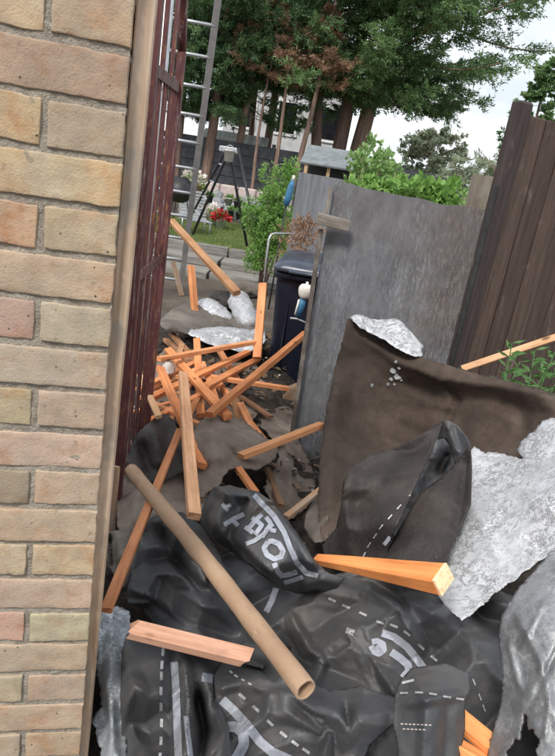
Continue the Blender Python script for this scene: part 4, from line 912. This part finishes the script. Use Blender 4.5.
def branchy(name, label, base, h, trunks, prof, m, seed, nb=90, z0=.2, tw=16, lv=26, ll=.13, lw=.02, droop=.25, up_tip=.15, group=None, asym=None, trunk_mat='bark', spread=.4, limb=True, sc_=.055):
    """a tree: tapered trunks, limbs, sprays of small leaves along the limbs. prof(f)->crown radius at height fraction"""
    rs = np.random.default_rng(seed); root = thing(name, label, 'tree', base, 0, group)
    for (dx, dy, lx, ly, r0, hh) in trunks:
        pts_ = []; 
        for i in range(9): f = i / 8; pts_.append((dx + lx * f + .05 * math.sin(f * 5 + dx * 9), dy + ly * f, h * hh * f))
        mb = MB(); mb.tube(pts_, [r0 * (1 - .75 * i / 8) * (1.25 if i == 0 else 1) for i in range(9)], 10); mb.obj('trunk', M[trunk_mat], root)
    VV = []; lb = MB()
    for _ in range(nb):
        f = z0 + (1 - z0) * rs.uniform(0, 1) ** 1.1; az = rs.uniform(0, 2 * math.pi); Lb = prof(f) * rs.uniform(.6, 1.08) * (asym(az, f) if asym else 1)
        t_ = trunks[rs.integers(len(trunks))]; st = np.array([t_[0] + t_[2] * f, t_[1] + t_[3] * f, h * f]); dr = np.array([math.cos(az), math.sin(az), 0])
        q = np.linspace(0, 1, 9); path = st + dr * (Lb * q)[:, None]; path[:, 2] += Lb * (-droop * q + (droop + up_tip) * q ** 2.6 * .8) + .12 * Lb * q * rs.normal()
        if limb: lb.tube([tuple(p) for p in path[:8]], [.035 * (1 - .1 * i) * min(1.5, max(.4, Lb / 3)) for i in range(8)], 4, False)
        sd_ = np.cross(dr, [0, 0, 1])
        for _t in range(tw):
            u = rs.uniform(.18, 1.0); i0 = min(int(u * 8), 7); c_ = path[i0] + (path[i0+1] - path[i0]) * (u * 8 - i0)
            d_ = dr * rs.uniform(.4, 1) + sd_ * rs.normal(0, .75) + np.array([0, 0, rs.normal(.05, .3)]); d_ /= np.linalg.norm(d_); L2 = spread * Lb ** .5 * rs.uniform(.35, 1) * (1.15 - .5 * u)
            s_ = rs.uniform(0, 1, lv) ** .8; P_ = c_ + d_ * (s_ * L2)[:, None] + rs.normal(0, sc_, (lv, 3)) * (L2 ** .5); P_ = P_; P_[:, 2] -= .12 * L2 * s_ ** 2
            D_ = d_ * .8 + rs.normal(0, .55, (lv, 3)); VV.append(leaf_quads(P_, D_, ll, lw, rs))
    leaf_obj('crown', np.vstack(VV), M[m], root)
    if limb: lb.obj('limbs', M[trunk_mat], root)
    return root
def gpos(px, d):                                           # ground point below a picture column
    p = at(px, 170, d); return Vector((p.x, d, 0))
# big conifer on the right of the clump
base = gpos(337, 20.5)
branchy('conifer_tree', 'large green conifer with several reddish trunks and limbs sweeping right', base, 11.5, [(-.55, 0, -.9, .3, .2, .8), (-.1, .1, .2, 0, .26, .95), (.35, -.1, .9, -.1, .3, .9)], lambda f: (.6 + 4.9 * math.sin(min(1, max(0, (f - .2) / .5)) * 1.5708) ** .8) * (1 if f < .75 else 1 - (f - .75) * 2.2), 'conifer_leaf', 31, nb=290, z0=.35, tw=27, lv=60, ll=.12, lw=.016, spread=.5, sc_=.05, asym=lambda a, f: 1 if math.cos(a) > -.2 else .85)
base = gpos(205, 19)
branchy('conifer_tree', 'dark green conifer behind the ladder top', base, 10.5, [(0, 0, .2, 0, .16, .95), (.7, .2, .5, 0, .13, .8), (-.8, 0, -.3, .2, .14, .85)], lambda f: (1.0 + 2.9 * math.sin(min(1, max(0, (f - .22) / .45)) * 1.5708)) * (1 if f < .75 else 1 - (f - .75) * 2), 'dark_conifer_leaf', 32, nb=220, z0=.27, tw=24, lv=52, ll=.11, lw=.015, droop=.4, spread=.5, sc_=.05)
base = gpos(262, 22.5)
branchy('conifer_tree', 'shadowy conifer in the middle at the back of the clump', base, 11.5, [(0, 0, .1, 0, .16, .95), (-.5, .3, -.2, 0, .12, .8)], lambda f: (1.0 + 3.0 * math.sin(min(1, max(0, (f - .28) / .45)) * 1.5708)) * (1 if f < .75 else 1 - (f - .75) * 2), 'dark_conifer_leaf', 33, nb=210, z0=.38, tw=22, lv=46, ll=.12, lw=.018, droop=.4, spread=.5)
base = gpos(272, 18)
branchy('conifer_tree', 'half dead conifer with rusty brown foliage before the house window', base, 5.6, [(0, 0, .1, 0, .075, .95), (.55, .2, .45, 0, .1, 1.1), (-.5, 0, .1, 0, .06, .8)], lambda f: .35 + .85 * math.sin(min(1, max(0, (f - .45) / .5)) * 3.0), 'dead_leaf', 34, nb=50, z0=.68, tw=15, lv=34, ll=.09, lw=.009, droop=.35)
base = gpos(523, 34)
branchy('broadleaf_tree', 'tall green tree rising behind the top of the brown fence', base, 8.4, [(0, 0, 0, 0, .14, .95)], lambda f: 1.5 * math.sin(max(.05, 1.12 - f) * 2.2) ** .8 if f < 1 else .2, 'conifer_leaf', 35, nb=110, z0=.3, tw=14, lv=24, ll=.14, lw=.04, droop=.05, up_tip=.3)
base = gpos(427, 30)
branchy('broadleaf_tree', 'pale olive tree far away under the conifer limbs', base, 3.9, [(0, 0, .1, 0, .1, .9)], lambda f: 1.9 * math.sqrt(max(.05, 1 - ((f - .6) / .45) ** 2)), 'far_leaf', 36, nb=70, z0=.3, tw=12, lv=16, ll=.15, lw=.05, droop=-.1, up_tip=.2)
base = gpos(478, 13)
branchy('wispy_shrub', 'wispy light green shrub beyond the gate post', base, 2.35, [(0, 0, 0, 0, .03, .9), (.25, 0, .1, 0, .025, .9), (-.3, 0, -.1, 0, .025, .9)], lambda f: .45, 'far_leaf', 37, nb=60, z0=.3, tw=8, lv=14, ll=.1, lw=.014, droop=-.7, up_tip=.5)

def shrub(name, label, cen, size, m, seed, n_, ll, lw, cat='shrub', stems=5, lumps=26, lr=(.25, .5), inn=.35):
    rs = np.random.default_rng(seed); cen = Vector(cen); root = thing(name, label, cat, (cen.x, cen.y, 0)); VV = []; sm = MB()
    ct = np.array([0, 0, cen.z]); sz = np.array(size)
    for i in range(lumps):
        d_ = rs.normal(size=3); d_ /= np.linalg.norm(d_); c_ = ct + d_ * sz * rs.uniform(inn, 1.0); r_ = sz.min() * rs.uniform(*lr); k_ = n_ // lumps
        q = rs.normal(size=(k_, 3)); q /= np.linalg.norm(q, axis=1, keepdims=True); P_ = c_ + q * r_ * rs.uniform(.3, 1, (k_, 1)) ** .5; VV.append(leaf_quads(P_, q + rs.normal(0, .6, (k_, 3)) + np.array([0, 0, .4]), ll, lw, rs))
        if i < stems: sm.tube([(rs.normal(0, .05), rs.normal(0, .05), 0), tuple(c_ * .6 + ct * .1), tuple(c_)], [.015, .01, .006], 5)
    leaf_obj('foliage', np.vstack(VV), M[m], root); sm.obj('stems', M['bark'], root); return root
c1 = at(272, 203, 8.2); shrub('leafy_bush', 'bright green leafy bush growing beside the step ladder', (c1.x, c1.y, .95), (.31, .3, .82), 'bush_leaf', 41, 13000, .04, .011, stems=8, lumps=110, lr=(.15, .4), inn=.2)
c1 = at(372, 175, 4.6); shrub('climbing_vine', 'pale green broad leaved vine rising over the plywood gate top', (c1.x, c1.y, 1.64), (.2, .2, .26), 'vine_leaf', 42, 1100, .045, .018, 'vine', lumps=60, lr=(.12, .35), inn=.2, stems=20)
c1 = at(400, 190, 4.2); shrub('climbing_vine', 'low green vine growing along behind the middle of the plywood gate', (c1.x, c1.y, 1.55), (.36, .18, .1), 'bush_leaf', 45, 1300, .045, .019, 'vine', lumps=60, lr=(.2, .5), inn=.2, stems=10)
c1 = at(432, 192, 4.0); shrub('climbing_vine', 'deep green vine clump spilling along the gate top near the post', (c1.x, c1.y, 1.56), (.24, .18, .13), 'bush_leaf', 43, 1500, .05, .022, 'vine', lumps=50, lr=(.2, .5), inn=.2)
c1 = at(480, 180, 5.5); shrub('climbing_vine', 'green vine clump hidden behind the short grey post', (c1.x, c1.y, 1.52), (.28, .3, .3), 'vine_leaf', 44, 1200, .05, .015, 'vine', lumps=60, lr=(.12, .35), inn=.2, stems=20)
# weed by the fence
wp = at(520, 392, 2.3); wr_ = thing('willowherb_weed', 'green narrow leaved weed growing beside the brown fence', 'weed', (wp.x, wp.y, 0)); rs = np.random.default_rng(51); VV = []; sm = MB()
for (px, py, d_) in ((512,343,2.35),(520,362,2.25),(535,350,2.4),(548,365,2.3),(555,352,2.4),(530,378,2.2),(505,372,2.3),(562,372,2.3)):
    tp = at(px, py, d_); b0 = Vector((wp.x + rs.normal(0, .06), wp.y + rs.normal(0, .05), .5)); sm.tube([b0 - Vector((wp.x, wp.y, 0)), (b0.lerp(tp, .6) - Vector((wp.x, wp.y, 0))), tp - Vector((wp.x, wp.y, 0))], [.005, .004, .002], 5)
    for j in range(22):
        f = .55 + .45 * j / 21; c_ = np.array(b0.lerp(tp, f)) - np.array([wp.x, wp.y, 0]); a = j * 2.4; VV.append(leaf_quads(c_[None], np.array([[math.cos(a), math.sin(a), .35]]), .085 * (1.25 - f * .6), .009, rs))
leaf_obj('foliage', np.vstack(VV), M['weed_leaf'], wr_); sm.obj('stems', M['weed_leaf'], wr_)
# dead brown plant behind the bin
dpz = at(303, 232, 4.95); dr_ = thing('dead_plant', 'dry brown dead plant standing behind the bin lid', 'plant', (dpz.x, dpz.y, 0)); VV = []
n_ = 900; a = rs.uniform(0, 6.28, n_); r_ = np.abs(rs.normal(0, .11, n_)); P_ = np.stack([r_*np.cos(a), r_*np.sin(a)*.7, 1.3 - np.abs(rs.normal(0, .16, n_)) - r_ * .5], -1); VV.append(leaf_quads(P_, np.stack([np.cos(a)*.5, np.sin(a)*.5, rs.normal(.1, .8, n_)], -1), .05, .005, rs))
leaf_obj('foliage', np.vstack(VV), M['dead_leaf'], dr_); mb = MB(); mb.tube([(0,0,0),(.02,0,.6),(0,0,1.1)], [.02,.015,.01], 6); mb.obj('stem', M['bark'], dr_)

# ------------------------------------------------------------------ garden beyond
# sleepers edging the lawn
for i, (y, z, h_) in enumerate(((10.9, .0, .16), (10.0, 0, .1), (8.9, 0, .09))):
    for j in range(2):
        o_ = plank('sleeper', (-3.6 + j*2.45, y + random.uniform(-.03, .03), z + h_/2), (-3.6 + j*2.45 + 2.4, y + random.uniform(-.06, .06), z + h_/2), .5 if i else .24, h_, M['sleeper'], parent=None, ragged=.01)
        tag(o_, ['grey weathered timber sleeper edging the lawn', 'grey weathered plank on the ground before the lawn sleepers', 'grey weathered plank nearest the felt rolls'][i] + [', on the ladder side', ', on the bush side'][j], 'sleeper', ['sleepers edging the lawn', 'planks before the lawn', 'planks near the rolls'][i])
# slate grey board fence
ff = thing('garden_fence', 'dark slate grey garden fence at the far end of the lawn', 'fence', (-2.5, 19.0, 0), R(-2))
for i in range(6):
    x0 = -4.2 + i*1.85
    mb = MB(); mb.box((x0, 0, 1.08), (.1, .1, 2.16)); mb.obj('post', M['slate_fence'], ff)
    for j in range(13):
        mb = MB(); mb.box((x0 + .925, -.01 - .012 * (j % 2), .12 + j*.155), (1.74, .018, .165), Matrix.Rotation(-.08, 3, 'X')); mb.obj('board', M['slate_fence'], ff)
# low pink wall and rockery
wl_ = at(238, 186, 17.5); o_ = thing('low_wall', 'low pale pink stone wall in front of the slate fence', 'wall', (wl_.x, 17.8, 0), R(-3))
for i in range(6):
    mb = MB(); mb.bbox((-1.25 + i*.5, 0, .46), (.48, .26, .92), .03); mb.obj('stone_block', M['pink_stone'], o_)
def stone_mesh(seed):
    bm = bmesh.new(); bmesh.ops.create_icosphere(bm, subdivisions=2, radius=1)
    for v_ in bm.verts: v_.co *= 1 + .35 * noise.noise(v_.co * 1.3 + Vector((seed * 5, 0, 0))); v_.co.z *= .7
    me = bpy.data.meshes.new('rock'); bm.to_mesh(me); bm.free(); me.materials.append(M['rock']); return me
SM = [stone_mesh(i) for i in range(6)]
for i in range(58):
    f = i / 58; x = wl_.x - 1.35 + random.uniform(0, 2.5); y = random.uniform(16.5, 17.5)
    o_ = link('rockery_stone', random.choice(SM), loc=(x, y, .1 + (y - 16.5) * .5 + random.uniform(0, .1)), rot=(random.uniform(-.4, .4), random.uniform(-.4, .4), random.uniform(0, 6))); s_ = random.uniform(.08, .17); o_.scale = (s_, s_, s_)
    tag(o_, 'grey mottled rockery stone below the low pink wall', 'stone', 'rockery stones')
mb = MB(); rv = [(wl_.x - 1.6, 16.3, .05), (wl_.x + 1.5, 16.3, .05), (wl_.x + 1.5, 17.7, .55), (wl_.x - 1.6, 17.7, .55)]; mb.add(rv + [(x, y, 0) for x, y, z in rv], [(0,1,2,3),(4,7,6,5),(0,4,5,1),(1,5,6,2),(2,6,7,3),(3,7,4,0)]); tag(mb.obj('rockery_bank', M['earth']), kind='structure')
# flower pots
def flowers(name, label, c_, pot_r, pot_h, fr_, m, seed, potm='pale_roof'):
    root = thing(name, label, 'flower pot', c_); MB().lathe([(.001, 0), (pot_r*.7, 0), (pot_r, pot_h), (pot_r*1.08, pot_h), (pot_r*1.08, pot_h*.9), (pot_r*.95, pot_h*.9), (.001, pot_h*.85)], n=16).obj('pot', M[potm], root)
    rs = np.random.default_rng(seed); q = rs.normal(size=(260, 3)); q /= np.linalg.norm(q, axis=1, keepdims=True); q[:, 2] = np.abs(q[:, 2]); P_ = q * fr_ * rs.uniform(.5, 1, (260, 1)) + np.array([0, 0, pot_h])
    leaf_obj('flowers', leaf_quads(P_[:170], q[:170], .09, .04, rs), M[m], root); leaf_obj('leaves', leaf_quads(P_[170:] * .9, q[170:], .1, .03, rs), M['bush_leaf'], root)
p = at(221, 220, 14.6); flowers('flower_pot', 'red flowering plant in a pot on the lawn edge', (p.x, 14.6, .07), .12, .2, .2, 'red_petal', 61)
p = at(212, 216, 15); flowers('flower_pot', 'white pink flowering plant beside the red flowers', (p.x, 15, .07), .12, .25, .22, 'pale_petal', 62)
p = at(193, 186, 15.5); flowers('flower_pot', 'cream pot of pale flowers raised beside the ladder', (p.x, 15.5, .62), .24, .3, .32, 'pale_petal', 63, 'cardboard')
for i, (px_p, py_p, dd_) in enumerate(((203,192,16.2),(210,197,16.3),(229,200,16.2),(238,203,16.1),(245,208,15.9),(231,212,15.6),(199,203,15.8),(240,214,15.2))):
    pz = at(px_p, py_p, dd_); q_ = .07 + .012 * (i % 4); hh_ = max(.1, pz.z + .06)
    rt_ = thing('garden_pot', ['small pale garden pot among the rockery clutter behind the step ladder', 'small dark garden pot among the rockery clutter behind the step ladder'][i % 2], 'pot', (pz.x, dd_, max(.07, pz.z - .14)), 0, ['pale pots by the rockery', 'dark pots by the rockery'][i % 2])
    MB().lathe([(.001, 0), (q_*.75, 0), (q_, .16), (q_*1.12, .16), (q_*1.12, .19), (q_*.95, .19), (.001, .15)], n=14).obj('pot', M[['pale_roof', 'slate_fence'][i % 2]], rt_)
    rs_p = np.random.default_rng(70 + i); qv = rs_p.normal(size=(60, 3)); qv[:, 2] = np.abs(qv[:, 2]); qv /= np.linalg.norm(qv, axis=1, keepdims=True)
    leaf_obj('leaves', leaf_quads(qv * .05 + np.array([0, 0, .17]), qv, .09, .022, rs_p), M['bush_leaf'], rt_)
mb = MB(); mb.bbox((p.x, 15.5, .34), (.5, .4, .55), .02); tag(mb.obj('plinth', M['rock']), 'grey stone plinth under the cream flower pot', 'plinth')
p = at(180, 190, 12.5); bq = thing('kettle_barbecue', 'black kettle barbecue behind the maroon gate edge', 'barbecue', (p.x, 12.5, 0)); zc = p.z
MB().lathe([(.001, zc + .25), (.12, zc + .24), (.25, zc + .12), (.3, zc), (.3, zc - .02), (.24, zc - .14), (.1, zc - .23), (.001, zc - .24)], n=20).obj('bowl', M['black_metal'], bq)
for a in (0, 2.1, 4.2):
    mb = MB(); mb.tube([(.15*math.cos(a), .15*math.sin(a), zc - .15), (.3*math.cos(a), .3*math.sin(a), .0)], .012, 6); mb.obj('leg', M['black_metal'], bq)
# grey slatted lounger
lg = at(194, 208, 13.5); lo = thing('garden_lounger', 'grey slatted garden chair tilted beside the step ladder', 'chair', (lg.x, 13.5, .06), R(25))
for i in range(9):
    mb = MB(); mb.bbox((0, -.1 + i*.035, .28 + i*.062), (.52, .02, .045), .004); mb.obj('back_slat', M['galvanised'], lo)
for i in range(6):
    mb = MB(); mb.bbox((0, -.55 + i*.075, .26), (.52, .05, .02), .004); mb.obj('seat_slat', M['galvanised'], lo)
for sx_ in (-.24, .24):
    for sy_ in (-.5, -.1): mb = MB(); mb.tube([(sx_, sy_, 0), (sx_, sy_, .26)], .015, 6); mb.obj('leg', M['galvanised'], lo)
# black step ladder / A-frame
tp = at(231, 148, 9.2); A0 = thing('step_ladder', 'black A frame step ladder standing open on the grass edge', 'step ladder', (tp.x, 9.2, 0))
def loc_(p): return p - Vector((tp.x, 9.2, 0))
feet = [at(186, 226, 11.2), at(193, 234, 10.4), at(247, 246, 9.6), at(264, 272, 8.6)]; tops = [at(226, 150, 9.4), at(229, 151, 9.2), at(229, 150, 9.3), at(238, 148, 9.0)]
for a, b in zip(feet, tops): mb = MB(); mb.tube([loc_(a), loc_(b)], .02, 8); mb.obj('leg', M['black_metal'], A0)
for f in (.25, .45, .65, .85):
    mb = MB(); mb.tube([loc_(feet[0].lerp(tops[0], f)), loc_(feet[1].lerp(tops[1], f))], .014, 6); mb.obj('step', M['galvanised'], A0)
mb = MB(); mb.bbox(loc_(tp + Vector((-.02, 0, -.03))), (.26, .2, .08), .015); mb.obj('top_cap', M['galvanised'], A0)
pb_ = at(229, 156, 9.05); mb = MB(); mb.lathe([(.001, -.1), (.075, -.1), (.1, .1), (.105, .1), (.095, .08), (.001, -.08)], n=16); o_ = mb.obj('bucket_body', M['white_plastic']); bk = thing('bucket', 'white bucket hanging from the top of the step ladder', 'bucket', pb_); o_.parent = bk; bk.scale = (.75,) * 3
mb = MB(); mb.tube([(-.1, 0, .09), (-.06, 0, .16), (0, 0, .19), (.06, 0, .16), (.1, 0, .09)], .005, 6); mb.obj('handle', M['galvanised'], bk)
# furled blue parasol
pa_, pb2 = at(286, 206, 7.4), at(294, 176, 7.4); b0 = thing('furled_parasol', 'furled blue parasol leaning beside the grey corrugated panel', 'parasol', pa_)
pb2 = pa_.lerp(pb2, .85)
mb = MB(); mb.tube([pa_ - pa_, (pb2 - pa_) * .3, (pb2 - pa_) * .8, pb2 - pa_], [.03, .042, .036, .02], 10); mb.obj('canopy', M['blue_plastic'], b0)
mb = MB(); mb.tube([(pb2 - pa_), (pb2 - pa_) * 1.2], [.02, .014], 8); mb.obj('tip', M['white_plastic'], b0)
mb = MB(); mb.tube([Vector((0, 0, 0)), Vector((-.02, 0, -pa_.z))], .01, 6); mb.obj('pole', M['black_metal'], b0)
# corrugated panel beside the shrub
ca, cb_ = at(299, 172, 6.3), at(338, 178, 5.6); cp = thing('corrugated_panel', 'grey corrugated screen between the bush and the plywood gate', 'screen', (ca.x, ca.y, 0), math.atan2(cb_.y - ca.y, cb_.x - ca.x))
wl2 = math.hypot(cb_.x - ca.x, cb_.y - ca.y) + .3; n_ = 72; vs = []
for s_ in (0, 1):
    for z in (0, ca.z):
        for i in range(n_ + 1): vs.append((wl2 * i / n_, .012 * math.sin(i * 2 * math.pi / 6) + .004 * s_, z))
q = n_ + 1; fs = []
for i in range(n_): fs += [(i, i+1, q+i+1, q+i), (2*q+i+1, 2*q+i, 3*q+i, 3*q+i+1), (q+i, q+i+1, 3*q+i+1, 3*q+i)]
MB().add(vs, fs, True).obj('panel', M['corrugated'], cp)
mb = MB(); mb.box((wl2/2, .03, ca.z - .12), (wl2, .04, .05)); mb.obj('rail', M['slate_fence'], cp)
# little open timber shelter with sloping roof
sa = at(330, 160, 12); sh = thing('wood_shelter', 'small open timber shelter with sloping grey roof beyond the gate', 'shelter', (sa.x, 12, 0), R(-8))
mb = MB(); mb.box((0, .0, sa.z + .04), (.95, .8, .03), Matrix.Rotation(R(24), 3, 'X')); mb.obj('roof', M['shed_roof'], sh)
for x in (-.4, 0, .4): b = plank('post', Vector((sa.x + x, 11.75, 0)), Vector((sa.x + x, 11.75, sa.z - .1)), .06, .06, M['lath_wood'], (.5, .34, .2), parent=sh)
mb = MB(); mb.box((0, -.2, sa.z - .42), (.9, .03, .12)); mb.obj('front_board', M['cardboard'], sh); mb = MB(); mb.box((0, .35, (sa.z)/2), (.9, .03, sa.z)); mb.obj('back_board', M['black_metal'], sh)
# pale corrugated roof behind the fence
ra = at(234, 140, 21); rr = thing('lean_to', 'lean to with pale green ribbed roof behind the slate fence', 'shed', (ra.x, 21.2, 0))
for i in range(15):
    mb = MB(); mb.box((-.98 + i*.14, 0, ra.z), (.125, 1.1, .04), Matrix.Rotation(R(24), 3, 'X')); mb.obj('roof_rib', M['pale_roof'], rr)
mb = MB(); mb.box((0, .2, ra.z/2 - .18), (2.1, .7, ra.z - .36)); mb.obj('wall', M['slate_fence'], rr)
# house behind the trees
hs = at(286, 118, 33); H = thing('white_house', 'pale rendered house with white window behind the conifers', 'house', (hs.x, 33, 0))
mb = MB(); mb.box((0, 2.5, 3.0), (6, 5, 6)); mb.obj('wall', M['white_wall'], H)
mb = MB(); mb.add([(-3.3,-.3,5.9),(3.3,-.3,5.9),(3.3,5.3,5.9),(-3.3,5.3,5.9),(-3.3,2.5,8.2),(3.3,2.5,8.2)], [(0,1,5,4),(2,3,4,5),(0,4,3),(1,2,5),(0,3,2,1)]); mb.obj('roof', M['shed_roof'], H)
def window(x, z, w_, h_):
    wn_ = thing('window', None, None, (x, -.02, z)); wn_.parent = H
    for (cx_, cz_, sx_, sz_) in ((0, h_/2, w_ + .12, .12), (0, -h_/2, w_ + .12, .12)): mb = MB(); mb.box((cx_, 0, cz_), (sx_, .1, sz_)); mb.obj('frame', M['white_paint'], wn_)
    for cx_ in (-w_/2, w_/2): mb = MB(); mb.box((cx_, -.003, 0), (.12, .1, h_ - .12)); mb.obj('frame', M['white_paint'], wn_)
    mb = MB(); mb.box((0, .02, 0), (w_ - .1, .03, h_ - .1)); mb.obj('pane', M['pane'], wn_)
window(0.05, hs.z, 1.0, 1.5); window(2.1, hs.z, 1.0, 1.5); window(-2.0, hs.z, 1.0, 1.5)
for o_ in bpy.data.objects:
    if '_k' in o_: del o_['_k']
